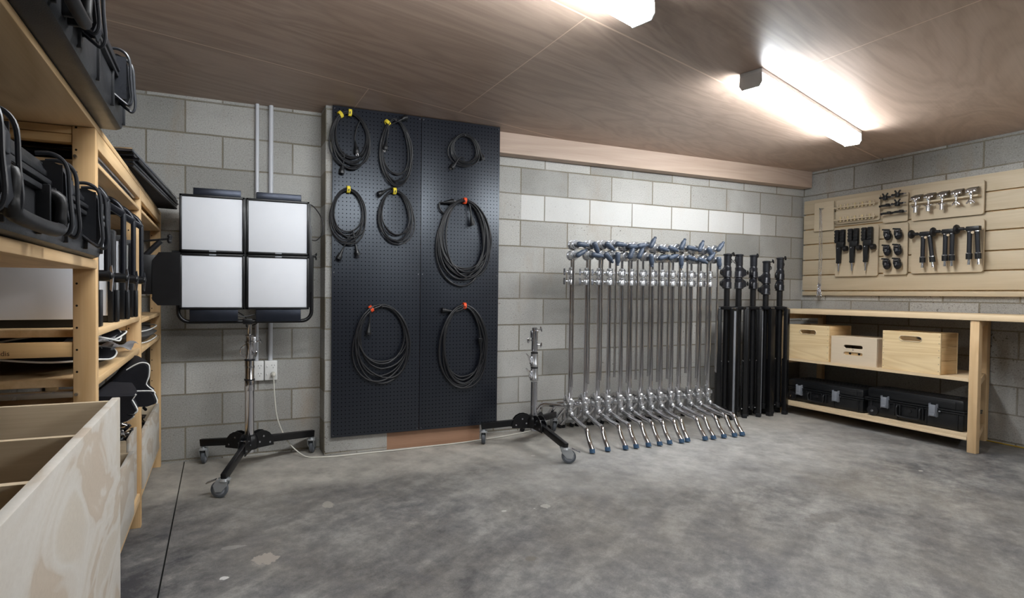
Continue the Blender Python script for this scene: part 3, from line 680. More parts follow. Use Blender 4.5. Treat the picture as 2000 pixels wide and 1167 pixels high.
# ---------------------------------------------------------------- folded black stands
def black_stand(h_extra=0.0):
    t_ = thing('folded_black_stand', 'x', 'light stand', (0, 0, 0), 0, 'folded black stands')
    q = M(); q.cyl((0, 0, .05), (0, 0, 1.05), .021, seg=18); q.obj('column', 'black_paint', t_)
    for z_ in (1.045+h_extra, 1.135+h_extra):
        q = M(); q.lathe([(.021, z_-.01), (.033, z_-.006), (.033, z_+.0), (.031, z_+.004), (.031, z_+.04), (.028, z_+.044), (.029, z_+.07), (.025, z_+.075), (.0235, z_+.088)], seg=20)
        q.prism([(-.024, -.011, z_-.004), (-.058, -.011, z_+.012), (-.054, -.011, z_+.05), (-.024, -.011, z_+.072)], (0, .022, 0)); cl = q.obj('collar', 'black_alloy', t_)
        q = M(); q.lathe([(.0325, z_-.004), (.0338, z_-.002), (.0325, z_)], seg=20); q.obj('trim_ring', 'dark_steel', cl)
        q = M(); wing(q, (-.05, -.004, z_+.03), (-1, -.2, .1), .042); q.obj('locking_knob', 'black_paint', cl)
    q = M(); z_ = 1.222+h_extra; q.lathe([(.022, z_), (.0255, z_+.004), (.0255, z_+.075), (.030, z_+.08), (.030, z_+.09), (.017, z_+.094)], seg=20); q.box((.022, 0, z_+.05), (.02, .022, .05), bev=.004)
    hd = q.obj('receiver_head', 'black_alloy', t_)
    q = M(); wing(q, (.022, -.004, z_+.078), (1, -.2, .35), .044); q.tube(arc((.024, -.01, z_+.035), .016, -90, 90, 6), .003, 6); q.obj('locking_knob', 'black_paint', hd)
    q = M(); q.lathe([(.022, .868), (.052, .872), (.056, .88), (.056, .892), (.022, .898)], seg=20)
    q.obj('leg_collar', 'black_paint', t_)
    for a_ in (-84, 32, 152):
        c_, s_ = math.cos(R(a_)), math.sin(R(a_)); rot = Matrix.Rotation(R(a_), 3, 'Z')
        q = M(); q.cyl((c_*.058-s_*.02, s_*.058+c_*.02, .882), (c_*.058+s_*.02, s_*.058-c_*.02, .882), .006, seg=8); q.obj('collar_bolt', 'steel', t_)
        q = M(); q.box((c_*.056, s_*.056, .445), (.030, .044, .86), rot, .003); lg = q.obj('leg', 'black_paint', t_)
        q = M(); q.box((c_*.056, s_*.056, .016), (.034, .048, .032), rot, .004); q.obj('foot', 'black_rubber', lg)
        q = M(); q.box((c_*.032, s_*.032, .26), (.008, .018, .40), rot, .002); br_ = q.obj('brace', 'black_paint', t_)
        q = M(); q.cyl((c_*.04-s_*.02, s_*.04+c_*.02, .46), (c_*.04+s_*.02, s_*.04-c_*.02, .46), .0055, seg=8); q.obj('brace_pin', 'chrome', br_)
        q = M(); q.cyl((c_*.034-s_*.02, s_*.034+c_*.02, .075), (c_*.034+s_*.02, s_*.034-c_*.02, .075), .0045, seg=8); q.obj('brace_pin', 'chrome', br_)
    q = M(); q.lathe([(.02, .05), (.03, .054), (.03, .09), (.02, .095)], seg=16); q.obj('lower_collar', 'black_paint', t_)
    return t_
BY = -.2
bl = [(1417, .0, 0, 'leftmost folded black stand, its column rising behind the last chrome C-stand'), (1440, .0, 180, 'second folded black stand from the left, with a ring on its head'),
      (1468, .0, 20, 'third and tallest folded black stand, in the middle of the five'), (1493, -.045, -8, 'fourth folded black stand, the shortest, with a low head'), (1520, -.012, 8, 'rightmost folded black stand beside the workbench')]
for i, (px, he, rz, lab) in enumerate(bl):
    s_ = black_stand(he); p = hit(px, 700, 1, BY); s_.location = (p.x, BY, 0); s_['label'] = lab; s_.rotation_euler = (0, 0, R(rz) if rz != 180 else R(165))
# grey face strips on two of the legs
for i, (px, c0) in enumerate(((1411, 'latch_grey'), (1471, 'latch_grey'))):
    s_ = [o for o in bpy.data.objects if o.name.startswith('folded_black_stand') and o.parent is None][0 if i == 0 else 2]
    q = M(); a_ = -84; c_, s2 = math.cos(R(a_)), math.sin(R(a_)); q.box((c_*.0715, s2*.0715, .445), (.002, .026, .83), Matrix.Rotation(R(a_), 3, 'Z'), .001); o_ = q.obj('grey_leg_face', c0, s_); o_['label'] = 'grey front face of a leg'

# ---------------------------------------------------------------- workbench
BX0, BX1 = 4.46, 4.968; BY0, BY1 = -.20, -1.40
bt = hit(1541, 603, 0, BX0).z; wb = thing('workbench', 'pale timber workbench with two lower shelves against the right wall', 'workbench', (BX0, BY1, 0))
o0 = -Vector((BX0, BY1, 0))
M().bb(BX0-.008, BX1, -2.6, BY0+.06, bt-.036, bt, .003).obj('worktop', 'bench_y', wb, o0)
YR = -1.25                                        # the rear leg stands a little inboard of the front one
for y_, yr in ((BY0, BY0), (BY1, YR)):
    for x_, yl in ((BX0, y_), (BX1-.05, yr)):
        M().bb(x_+.001, x_+.041, yl-.024, yl+.02, 0, bt-.037, .0025).obj('leg', 'bench_z', wb, o0)
    for z_ in (.10, .445, bt-.06):
        q = M(); q.prism([(BX0+.042, y_-.018, z_-.02), (BX0+.042, y_+.014, z_-.02), (BX0+.042, y_+.014, z_+.02), (BX0+.042, y_-.018, z_+.02)], (BX1-.051-BX0-.042, yr-y_, 0)); q.obj('side_rail', 'bench_z', wb, o0)
for x_ in (BX0, BX1-.05): M().bb(x_+.001, x_+.041, -2.56, -2.6, 0, bt-.037, .0025).obj('leg', 'bench_z', wb, o0)
SH1, SH0 = .468, .112
M().prism([(BX0+.004, BY1+.021, SH1-.02), (BX1-.006, YR+.021, SH1-.02), (BX1-.006, BY0-.001, SH1-.02), (BX0+.004, BY0-.001, SH1-.02)], (0, 0, .02)).obj('shelf', 'bench_y', wb, o0, smooth=False)
M().prism([(BX0+.004, BY1+.021, SH0-.02), (BX1-.006, YR+.021, SH0-.02), (BX1-.006, BY0-.001, SH0-.02), (BX0+.004, BY0-.001, SH0-.02)], (0, 0, .02)).obj('shelf', 'bench_y', wb, o0, smooth=False)
M().bb(BX0+.001, BX0+.022, BY1+.022, BY0-.024, SH0-.038, SH0-.021, .002).obj('shelf_edge', 'bench_y', wb, o0)

def slot_pts(y, z, w_, h_, n=8):
    r_ = h_/2; out = []
    for i in range(n+1): a_ = R(-90+180*i/n); out.append((y+w_/2-r_+r_*math.cos(a_), z+r_*math.sin(a_)))
    for i in range(n+1): a_ = R(90+180*i/n); out.append((y-w_/2+r_+r_*math.cos(a_), z+r_*math.sin(a_)))
    return out
def panel_with_slots(mat, y0, y1, z0, z1, x0, th, slots, name, parent, off):
    """board in the y-z plane with real slot openings (boolean cut)"""
    q = M(); q.bb(x0, x0+th, y0, y1, z0, z1, .002); o_ = q.obj(name, mat, parent, off)
    for (y, z, w_, h_) in slots:
        c = M(); c.prism([(x0-.02, a_, b_) for a_, b_ in slot_pts(y, z, w_, h_)], (th+.04, 0, 0)); co = c.obj('cutter', mat)
        co.parent = parent; co.location = off
        md = o_.modifiers.new('cut', 'BOOLEAN'); md.object = co; md.solver = 'EXACT'
        bpy.context.view_layer.update()
        me = bpy.data.meshes.new_from_object(o_.evaluated_get(bpy.context.evaluated_depsgraph_get()))
        o_.modifiers.clear(); o_.data = me; bpy.data.objects.remove(co)
        me.polygons.foreach_set('use_smooth', [False]*len(me.polygons))
    return o_
def crate(y0, y1, h, depth, label, slotz, slats=3, group='crates on the bench shelf'):
    """front (-X side) at local x=0"""
    yc = (y0+y1)/2; W = abs(y1-y0); t_ = thing('wooden_crate', label, 'crate', (BX0+.012, yc, SH1), 0, group)
    panel_with_slots('crate', -W/2, W/2, 0, h, 0, .014, [(0, slotz, .12, .030)], 'front_panel', t_, (0, 0, 0))
    panel_with_slots('crate', -W/2, W/2, 0, h, depth-.014, .014, [(0, slotz, .12, .030)], 'rear_panel', t_, (0, 0, 0))
    rim = M(); pts = [(-.0012, a_, b_) for a_, b_ in slot_pts(0, slotz, .126, .036)]; rim.tube(pts, .0022, 6, True); rim.obj('handle_edge', 'birch', t_)
    hs = h/slats
    for s_ in (-1, 1):
        for k in range(slats):
            q = M(); y_ = s_*(W/2-.006); q.bb(.0145, depth-.0145, y_-.006, y_+.006, k*hs+.0015, (k+1)*hs-.0015, .0012); q.obj('side_slat', 'crate_side', t_)
    M().bb(.015, depth-.015, -W/2+.013, W/2-.013, .003, .014).obj('base_board', 'crate', t_)
    q = M()
    for s_ in (-1, 1):
        for k in range(slats*2): q.cyl((-.0008, s_*(W/2-.008), (k+.5)*hs/2), (.002, s_*(W/2-.008), (k+.5)*hs/2), .0022, seg=8)
    q.obj('nail', 'dark_steel', t_)
    return t_
hA = hit(1537, 632, 0, BX0+.012).z-SH1
crate(-.235, -.548, hA, .27, 'pine crate with one slot handle at the left end of the bench shelf', hA*.80)
crate(-.905, -1.232, .275, .20, 'larger pine crate with a knot and slot handle on the right of the bench shelf', .228)
# apple box
ab = thing('apple_box', 'smooth pale plywood box with two slots, between the two pine crates', 'box', (BX0+.016, -.716, SH1)); W = .306; h = .202
o_ = panel_with_slots('birch_box', -W/2, W/2, 0, h, 0, .012, [(0, .136, .128, .026), (0, .084, .128, .024)], 'front_panel', ab, (0, 0, 0))
M().bb(.0, .24, -W/2, W/2, h, h+.008, .002).obj('top_panel', 'birch_box', ab)
M().bb(.0125, .24, -W/2, -W/2+.012, 0, h-.0005).obj('side_panel', 'birch_box', ab); M().bb(.0125, .24, W/2-.012, W/2, 0, h-.0005).obj('side_panel', 'birch_box', ab)
M().bb(.228, .24, -W/2+.0125, W/2-.0125, 0, h-.0005).obj('rear_panel', 'birch_box', ab)
q = M(); q.bb(.0135, .018, -.07, .07, .068, .1); q.obj('slot_backing', 'crate_side', ab)
q = M()
for y_ in (-.034, .026): q.cyl((.0125, y_, .084), (.0137, y_, .084), .0085)
q.cyl((-.0004, 0, .113), (.001, 0, .113), .0035, seg=10); q.obj('screw_hole', 'black_rubber', ab)

# ---------------------------------------------------------------- plastic transit cases
plain('worn_plastic', (.020, .021, .024), .36, bumps=.3, var=.3)
plain('latch_dark', (.030, .032, .038), .3, var=.2)
def transit_case(Lx, H, D, name, label, latches, handle, wheel=None, latch_mat='latch_grey', group=None, seam=.62, lw=.034, lh=.07, big=False):
    """front faces local -Y, length along X from 0, depth to +Y, base z 0"""
    t_ = thing(name, label, 'case', (0, 0, 0), 0, group); zs = H*seam; bv = .018; shell = 'worn_plastic' if big else 'black_plastic'
    q = M(); q.bb(0, Lx, .008, D, 0, zs-.006, bv); 
    nb = max(3, int(Lx/.16))
    for k in range(nb+1):
        x_ = .03+(Lx-.06)*k/nb; q.bb(x_-.004, x_+.004, .002, .02, .012, zs-.012, .002)
    q.obj('base_shell', shell, t_)
    q = M(); q.bb(0, Lx, .008, D, zs-.004, H, bv)
    q.bb(.04, Lx-.04, .004, .02, zs+.012, H-.02, .003)
    for k in range(3): q.bb(.06, Lx-.06, D*.3+k*D*.2, D*.3+k*D*.2+.02, H-.004, H+.003, .001)
    q.obj('lid', shell, t_)
    q = M(); q.bb(-.008, Lx+.008, -.004, D+.006, zs-.004, zs+.006, .003); q.bb(-.006, Lx+.006, -.001, D+.004, zs-.018, zs-.008, .002); q.obj('seam_lip', shell, t_)
    for x_ in latches:
        if big:
            yz = [(.03, zs+.040), (.004, zs+.043), (-.012, zs+.036), (-.020, zs+.020), (-.022, zs-.02), (-.026, zs-.062), (-.020, zs-.078), (-.013, zs-.070), (-.010, zs-.03), (-.008, zs), (.0, zs+.01)]
            q = M(); q.prism([(x_-lw/2, a_, b_) for a_, b_ in yz], (lw, 0, 0)); q.bb(x_-.010, x_+.010, -.026, -.018, zs-.012, zs+.016, .003); q.obj('latch', latch_mat, t_)
            for sd in (-1, 1):
                xg = x_+sd*(lw/2+.006); q = M(); q.tube(smooth_path([(xg, .022, zs+.052), (xg, .0, zs+.053), (xg, -.017, zs+.044), (xg, -.026, zs+.024), (xg, -.028, zs-.02), (xg, -.031, zs-.066), (xg, -.024, zs-.084), (xg, -.012, zs-.078), (xg, .010, zs-.06)], 4), .0036, 8)
                q.bb(xg-.0015, xg+.0015, -.018, .012, zs-.07, zs+.035); q.obj('latch_guard', 'latch_dark', t_)
            continue
        q = M(); q.bb(x_-lw/2, x_+lw/2, -.022, -.006, zs-lh*.75, zs+lh*.35, .004); q.bb(x_-lw/2+.004, x_+lw/2-.004, -.026, -.02, zs-lh*.7, zs-lh*.45, .002)
        q.bb(x_-lw*.62, x_-lw/2-.001, -.018, .012, zs-lh*.8, zs+lh*.45, .002); q.bb(x_+lw/2+.001, x_+lw*.62, -.018, .012, zs-lh*.8, zs+lh*.45, .002)
        q.obj('latch', latch_mat, t_)
    if handle:
        a_, b_ = handle; r_ = .0115 if big else .006; q = M(); zl = .020 if big else H*.16; yo = -.020 if big else -.016
        zt_ = zs-.02
        q.tube(smooth_path([(a_, .004, zt_), (a_, yo, zt_-.01), (a_, yo, zl+.02), (a_+.016, yo, zl), (b_-.016, yo, zl), (b_, yo, zl+.02), (b_, yo, zt_-.01), (b_, .004, zt_)], 4), r_, 10)
        q.obj('handle', 'black_rubber', t_)
        for x_ in (a_, b_):
            q = M(); q.bb(x_-.02, x_-.012, -.012, .012, zl, zs-.008, .002); q.bb(x_+.012, x_+.02, -.012, .012, zl, zs-.008, .002); q.bb(x_-.0195, x_+.0195, -.002, .01, zs-.03, zs-.008); q.obj('handle_bracket', shell, t_)
        q = M(); q.cyl(((a_+b_)/2, .004, zs*.62), ((a_+b_)/2, .0, zs*.62), .012, seg=18); q.obj('badge', 'black_rubber', t_)
    if wheel is not None:
        for yy_ in (-.003, D-.02):
            q = M(); q.lathe([(.012, 0), (.034, .002), (.036, .006), (.036, .018), (.034, .022), (.012, .022)], (wheel, yy_, .037), (0, 1, 0), 22); wo = q.obj('wheel', 'black_rubber', t_)
            q = M(); q.lathe([(.002, -.004), (.009, -.002), (.010, .002)], (wheel, yy_, .037), (0, 1, 0), 14); q.obj('wheel_hub', 'steel', wo)
    q = M(); q.cyl((latches[-1]+.035, -.004, zs-.012), (latches[-1]+.035, -.012, zs-.012), .006, seg=10); q.obj('pressure_valve', 'steel', t_)
    return t_
c1 = transit_case(.565, .178, .28, 'transit_case', 'black wheeled case with grey latches on the bottom bench shelf, left one', (.11, .385), (.185, .30), .045, group='cases under the bench')
c1.location = (BX0+.035, -.212, SH0+.001); c1.rotation_euler = (0, 0, -math.pi/2)
c2 = transit_case(.545, .205, .20, 'transit_case', 'larger black wheeled case with grey latches on the bottom bench shelf, right one', (.12, .395), (.195, .325), .04, group='cases under the bench')
c2.location = (BX0+.035, -.80, SH0+.001); c2.rotation_euler = (0, 0, -math.pi/2)

# ---------------------------------------------------------------- slatted board and what hangs on it
XW = XR; SF = XW-.032
sb = thing('slat_board', 'wide pale plywood slatted board fixed to the right wall above the bench', 'wall board', (XW, -.03, .99))
gz = [.985, 1.03, 1.168, 1.302, 1.44, 1.572, 1.706, 1.835]
for a_, b_ in zip(gz[:-1], gz[1:]):
    M().bb(SF, SF+.020, -2.7, -.03, a_+.0055, b_-.0045, .0012).obj('slat', 'slat', sb, (-XW, .03, -.99))
M().bb(SF+.0205, XW-.001, -2.7, -.032, .99, 1.833).obj('backing', 'crate_side', sb, (-XW, .03, -.99))
def board(pts, name, label, rr=.012):
    y0, y1, z0, z1 = pts; xf = SF-.024
    t_ = thing(name, label, 'tool board', (xf, (y0+y1)/2, z0), 0, 'plywood tool boards on the slats')
    ya, yb2 = min(y0, y1)-(y0+y1)/2, max(y0, y1)-(y0+y1)/2; H = z1-z0; out = []
    for (cy, cz, a0) in ((yb2-rr, rr, -90), (yb2-rr, H-rr, 0), (ya+rr, H-rr, 90), (ya+rr, rr, 180)):
        for k in range(6): a_ = R(a0+90*k/5); out.append((0, cy+rr*math.cos(a_), cz+rr*math.sin(a_)))
    q = M(); q.prism(out, (.0125, 0, 0)); q.obj('backboard', 'birch', t_)
    for zc in (.03, H-.03): M().bb(.0128, .0238, ya+.02, yb2-.02, zc-.012, zc+.012).obj('hanging_cleat', 'birch', t_)
    return t_
XF = SF-.024
bA = board((-.133, -.29, 1.550, 1.797), 'tool_board', 'small square plywood board holding the hanging chain', .005)
bB = board((-.308, -.625, 1.592, 1.792), 'tool_board', 'plywood board with two rows of empty wooden pegs')
bC = board((-.310, -.620, 1.150, 1.552), 'tool_board', 'plywood board holding three big black gripping clamps')
bD = board((-.648, -.808, 1.562, 1.782), 'tool_board', 'small plywood board holding six little black clamps')
bE = board((-.660, -.812, 1.155, 1.550), 'tool_board', 'narrow plywood board holding six rounded black super clamps')
bF = board((-.832, -1.236, 1.556, 1.790), 'tool_board', 'wide plywood board with a rail of five silver clamps', .014)
bG = board((-.838, -1.241, 1.160, 1.522), 'tool_board', 'wide plywood board holding three folded black friction arms', .014)
def local(t_, y, z, x=0): return (x, y-t_.location.y, z-t_.location.z)
# pegs
for z_ in (1.727, 1.622):
    q = M(); q.box(local(bB, -.466, z_, -.022), (.042, .30, .009), bev=.001); q.obj('peg_shelf', 'birch', bB)
    for k in range(11):
        q = M(); c_ = local(bB, -.334-.0265*k, z_, -.03); q.cyl((c_[0], c_[1], c_[2]-.016), (c_[0], c_[1], c_[2]+.024), .0058, .0055, 10); q.obj('peg', 'brass_tip' if k % 2 else 'birch', bB)
# rail of F
q = M(); q.box(local(bF, -1.03, 1.683, -.022), (.044, .385, .012), bev=.001); q.obj('clamp_rail', 'slat', bF)
def place(t_, y, z, x=XF): t_.location = (x, y, z)
# silver clamps
def silver_clamp(kind):
    t_ = thing('jaw_clamp', 'x', 'clamp', (0, 0, 0), 0, 'silver clamps on the rail')
    q = M(); q.prism([(-.010, -.024, .040), (-.010, .024, .040), (-.056, .029, .022), (-.056, -.029, .022)], (0, 0, .006)); q.prism([(-.056, -.029, .026), (-.056, .029, .026), (-.059, .027, .006), (-.059, -.027, .006)], (.003, 0, 0)); q.obj('plate', 'brown_plate', t_)
    q = M(); q.box((-.05, -.015, .012), (.022, .024, .016), bev=.004); q.box((-.05, .017, .012), (.02, .02, .014), bev=.004); q.box((-.05, 0, .002), (.022, .018, .03), bev=.003); q.obj('jaw', 'chrome', t_)
    q = M(); q.cyl((-.052, 0, .008), (-.052, 0, -.062 if kind == 0 else -.05), .0065, seg=12); q.obj('stem', 'chrome', t_)
    q = M()
    if kind == 0:
        q.sph((-.052, 0, -.052), .013, (1, 1.3, 1), 10, 7); q.cyl((-.052, 0, -.055), (-.052, 0, -.092), .0115, .0125, 12); wing(q, (-.052, .004, -.052), (0, 1, .3), .022); wing(q, (-.052, -.004, -.052), (0, -1, .3), .022)
    else:
        for s_ in (-1, 1): q.tube([(-.052, 0, -.045), (-.054, s_*.012, -.058), (-.054, s_*.022, -.07)], [.007, .007, .005], 8)
        q.sph((-.052, 0, -.05), .012)
        q.cyl((-.052, 0, -.05), (-.052, 0, -.072), .005)
    q.obj('wing_nut' if kind else 'socket_end', 'chrome', t_)
    return t_
sp = silver_clamp(0); sw_ = silver_clamp(1)
for i, (y_, k, lab) in enumerate(((-.882, 0, 'leftmost silver clamp on the rail, with a socket end'), (-.957, 0, 'second silver clamp from the left on the rail'), (-1.035, 0, 'middle silver clamp of the five on the rail'), (-1.112, 1, 'fourth silver clamp on the rail, with a spread wing nut'), (-1.190, 1, 'rightmost silver clamp on the rail, with a wing nut'))):
    s_ = (sp if i == 0 else (sw_ if i == 3 else copy_tree(sp if k == 0 else sw_))); place(s_, y_, 1.702); s_['label'] = lab
# black gripping clamps
def grip_clamp():
    t_ = thing('gripping_clamp', 'x', 'clamp', (0, 0, 0), 0, 'big black gripping clamps'); q = M()
    for s_ in (-1, 1):
        q.box((-.034, s_*.021+.006, -.03), (.03, .029, .11), bev=.005)
        for k in range(4): q.box((-.048, s_*.021+.006, .012-k*.026), (.008, .031, .014), bev=.003)
    q.obj('jaw', 'black_plastic', t_)
    q = M(); q.box((-.034, .0, -.10), (.034, .06, .05), Matrix.Rotation(R(6), 3, 'X'), .009); q.obj('body', 'black_plastic', t_)
    q = M(); q.prism([(-.046, .012, -.10), (-.046, .030, -.115), (-.046, .024, -.255), (-.046, -.001, -.255), (-.046, -.006, -.13)], (.02, 0, 0)); q.cyl((-.048, .012, -.245), (-.024, .012, -.245), .014, seg=14); q.obj('grip', 'black_plastic', t_)
    q = M(); q.cyl((-.036, .012, -.255), (-.036, .012, -.322), .0055, .005, 10); q.cyl((-.036, .012, -.262), (-.036, .012, -.272), .008); q.cyl((-.046, .015, -.13), (-.049, .015, -.13), .004, seg=8); q.obj('spigot', 'steel', t_)
    q = M(); q.cyl((-.036, -.028, -.135), (-.036, -.05, -.135), .024, .021, 16); q.cyl((-.036, -.02, -.13), (-.036, -.03, -.133), .012); q.obj('tension_knob', 'black_rubber', t_)
    q = M(); q.cyl((-.02, .006, -.02), (0, .006, -.02), .005, seg=8); q.obj('support_pin', 'birch', t_)
    return t_
gp = grip_clamp()
for i, (y_, lab) in enumerate(((-.370, 'left one of the three big black gripping clamps'), (-.470, 'middle one of the three big black gripping clamps'), (-.568, 'right one of the three big black gripping clamps'))):
    s_ = gp if i == 0 else copy_tree(gp); place(s_, y_, 1.515); s_['label'] = lab
# small clamps
def small_clamp(flat):
    t_ = thing('spring_clamp', 'x', 'clamp', (0, 0, 0), 0, 'little black clamps'); q = M()
    q.cyl((-.05, .036, 0), (-.05, -.036, 0), .0065, seg=10); q.cyl((-.05, .040, 0), (-.05, .034, 0), .009, seg=10); q.obj('bar', 'black_alloy', t_)
    q = M()
    if flat: q.box((-.05, 0, .002), (.028, .052, .016), bev=.005); q.box((-.04, -.01, .010), (.03, .02, .012), bev=.003)
    else:
        q.box((-.048, .004, -.004), (.03, .026, .034), bev=.006)
        for s_ in (-1, 1): q.box((-.05, .004+s_*.012, .022), (.008, .010, .024), Matrix.Rotation(R(-30*s_), 3, 'X'), .002)
    q.obj('jaw', 'black_plastic', t_)
    M().cyl((-.05, -.036, 0), (-.05, -.05, 0), .0055, seg=10).obj('tip', 'steel', t_); M().cyl((-.035, 0, -.002), (0, 0, -.002), .005, seg=8).obj('stem', 'steel', t_); return t_
sa, sb2 = small_clamp(False), small_clamp(True); used = [0, 0]
for (y_, z_, f_, lab) in ((-.690, 1.755, 0, 'top left little black clamp on its board'), (-.770, 1.765, 0, 'top right little black clamp on its board'), (-.690, 1.690, 1, 'middle left little black clamp, lying flatter than its neighbour'), (-.770, 1.696, 0, 'middle right little black clamp, jaws upward'), (-.700, 1.628, 1, 'bottom left little black clamp just above the super clamps'), (-.778, 1.630, 1, 'bottom right little black clamp just above the super clamps')):
    src = (sa, sb2)[f_]; s_ = src if not used[f_] else copy_tree(src); used[f_] = 1; place(s_, y_, z_); s_['label'] = lab
# super clamps
def super_clamp():
    t_ = thing('super_clamp', 'x', 'clamp', (0, 0, 0), 0, 'rounded black super clamps'); q = M()
    q.sph((-.042, 0, -.002), .028, (.85, .86, 1.3), 16, 10); q.box((-.05, .012, .018), (.03, .016, .04), bev=.004); q.box((-.05, -.012, .02), (.03, .014, .034), bev=.004); q.obj('body', 'black_alloy', t_)
    q = M(); q.box((-.062, .0, .030), (.02, .026, .012), bev=.003); q.box((-.066, -.001, .004), (.006, .012, .022), bev=.002); q.obj('jaw_insert', 'dark_steel', t_)
    q = M(); q.box((-.055, .006, .044), (.02, .046, .012), Matrix.Rotation(R(8), 3, 'X'), .003); q.cyl((-.05, 0, .03), (-.05, 0, .045), .006); q.obj('lever', 'black_plastic', t_)
    q = M(); q.cyl((-.020, 0, 0), (0, 0, 0), .008); q.cyl((-.068, .0, -.006), (-.0705, .0, -.006), .003, seg=8); q.obj('stud', 'steel', t_); return t_
su = super_clamp(); k = 0
for z_, rown in ((1.458, 'top'), (1.338, 'middle'), (1.232, 'bottom')):
    for y_, s2 in ((-.706, 'left'), (-.775, 'right')):
        s_ = su if k == 0 else copy_tree(su); k += 1; place(s_, y_, z_); s_['label'] = '%s %s rounded black super clamp on the narrow board' % (rown, s2)
# friction arms
def friction_arm(sp_):
    t_ = thing('friction_arm', 'x', 'clamp arm', (0, 0, 0), 0, 'folded black friction arms'); q = M()
    q.box((-.05, .0, 0), (.034, .072, .032), bev=.005); q.obj('elbow_joint', 'black_plastic', t_)
    q = M(); q.lathe([(.005, 0), (.030, .003), (.034, .010), (.030, .018), (.012, .026), (.011, .05), (.005, .052)], (-.05, .100, .004), (0, -1, 0), 18); q.cyl((-.05, .056, .002), (-.05, .034, 0), .0075); q.obj('locking_wheel', 'black_rubber', t_)
    for s_, a_ in ((.019, 0), (-.019, sp_)):
        rot = Matrix.Rotation(R(a_), 3, 'X'); o_ = Vector((-.05, s_, -.01))
        def P_(z): return o_+rot @ Vector((0, 0, z))
        q = M(); q.cyl(P_(-.008), P_(-.165), .0125, .0125, 14); ar = q.obj('arm_tube', 'black_alloy', t_)
        q = M(); q.cyl(P_(-.158), P_(-.20), .017, .0165, 14); q.obj('ball_collar', 'black_plastic', ar)
        q = M(); q.cyl(P_(-.157), P_(-.162), .0172, seg=14); q.cyl(P_(-.006), P_(-.012), .0135, seg=14); q.cyl(P_(-.20), P_(-.238), .007, .0085, 12); q.obj('spigot', 'chrome', ar)
    q = M(); q.cyl((-.062, .0, -.028), (0, 0, -.028), .0085); q.obj('support_peg', 'birch', t_); return t_
for i, (y_, z_, a_, lab) in enumerate(((-.950, 1.447, -6, 'left folded friction arm, its two tubes slightly spread'), (-1.078, 1.452, 0, 'middle folded friction arm with parallel tubes'), (-1.208, 1.457, -3, 'right folded friction arm near the board edge'))):
    s_ = friction_arm(a_); place(s_, y_, z_); s_['label'] = lab
# chain with hook
ch = thing('hanging_chain', 'thin silver chain looped over a hook, ending in a bunch of links', 'chain', (XF, -.207, 1.735))
q = M(); q.tube([(.0, 0, .006), (-.03, 0, .004), (-.046, 0, -.004), (-.05, 0, .008)], .004, 8); q.obj('hook', 'steel', ch)
def links(m_, p0, p1, n, sz=.0042, wr=.0012, sag=0):
    p0 = Vector(p0); p1 = Vector(p1); d = (p1-p0)/n; dn = d.normalized(); s1 = dn.cross(Vector((1, 0, 0))).normalized(); s2 = dn.cross(s1)
    for k in range(n):
        c_ = p0+d*(k+.5)+Vector((0, sag*math.sin(math.pi*(k+.5)/n), 0)); sd = s1 if k % 2 else s2
        m_.tube([c_+dn*math.cos(a_)*d.length*.72+sd*math.sin(a_)*sz for a_ in [2*math.pi*j/8 for j in range(8)]], wr, 4, True)
q = M(); links(q, (-.04, .002, 0), (-.022, .010, -.70), 78, .0042, .0011); links(q, (-.044, -.008, 0), (-.024, -.002, -.70), 78, .0042, .0011, -.010); q.obj('chain_strand', 'steel', ch)
q = M()
for k in range(16):
    a_ = k*.9; links(q, (-.026+.008*math.sin(a_), .008*math.cos(a_*1.7)+.004, -.64-.004*k), (-.026+.010*math.cos(a_), .014*math.sin(a_*1.3)+.004, -.71-.0035*k), 6, .0055, .0018)
q.obj('chain_bunch', 'steel', ch)

# ---------------------------------------------------------------- pine shelving along the left wall
SX = -.298; SB = -.80
PY = [-1.70, -.853, -.045, -3.05]
un = thing('shelving_unit', 'pine shelving unit with drilled posts running along the left wall', 'shelving', (SX, PY[0], 0))
ou = -Vector((SX, PY[0], 0)); TS = 1.40
for y_ in PY:
    for xa, xb in ((SX-.052, SX), (SB-.04, SB+.012)):
        q = M(); q.bb(xa, xb, y_-.017, y_+.017, 0, TS, .002); po = q.obj('post', 'pine_post', un, ou)
    for z0_, z1_ in ((TS-.02, TS-.001), (TS-.042, TS-.0215), (.808, .846), (.42, .455), (.085, .12)):
        M().bb(SB+.0125, SX-.0525, y_-.014, y_+.014, z0_, z1_, .002).obj('side_rail', 'pine_rail', un, ou)
    M().bb(SB+.0125, SX-.0525, y_-.012, y_+.012, .703, .719, .001).obj('metal_bar', 'steel', un, ou)['label'] = 'grey metal side bar'
pn = M()
for (yy_, z_) in ((PY[0], hit(148, 306, 1, -1.717).z), (PY[0], hit(152, 769, 1, -1.717).z)): pn.cyl((SX-.044, yy_-.026, z_), (SX-.044, yy_-.017, z_), .0042, seg=10)
pn.obj('shelf_pin', 'steel', un, ou)
def shelf(y0, y1, z, th=.020, x1=None, nm='shelf', front=True):
    x1 = SX-.002 if x1 is None else x1
    M().bb(SB-.03, x1, y0, y1, z-th, z, .004).obj(nm, 'pine_shelf', un, ou)
bays = ((PY[3]+.018, PY[0]-.018), (PY[0]+.018, PY[1]-.018), (PY[1]+.018, PY[2]-.018))
M().bb(SB-.03, SX, -3.2, PY[2]+.017, TS+.0005, TS+.018, .003).obj('top_board', 'pine_shelf', un, ou)
for i in (1, 2): M().bb(SX-.018, SX-.001, bays[i][0], bays[i][1], TS-.045, TS-.0005, .002).obj('front_cleat', 'pine_shelf', un, ou)
shelf(*bays[0], 1.059, .024, x1=SX+.004)
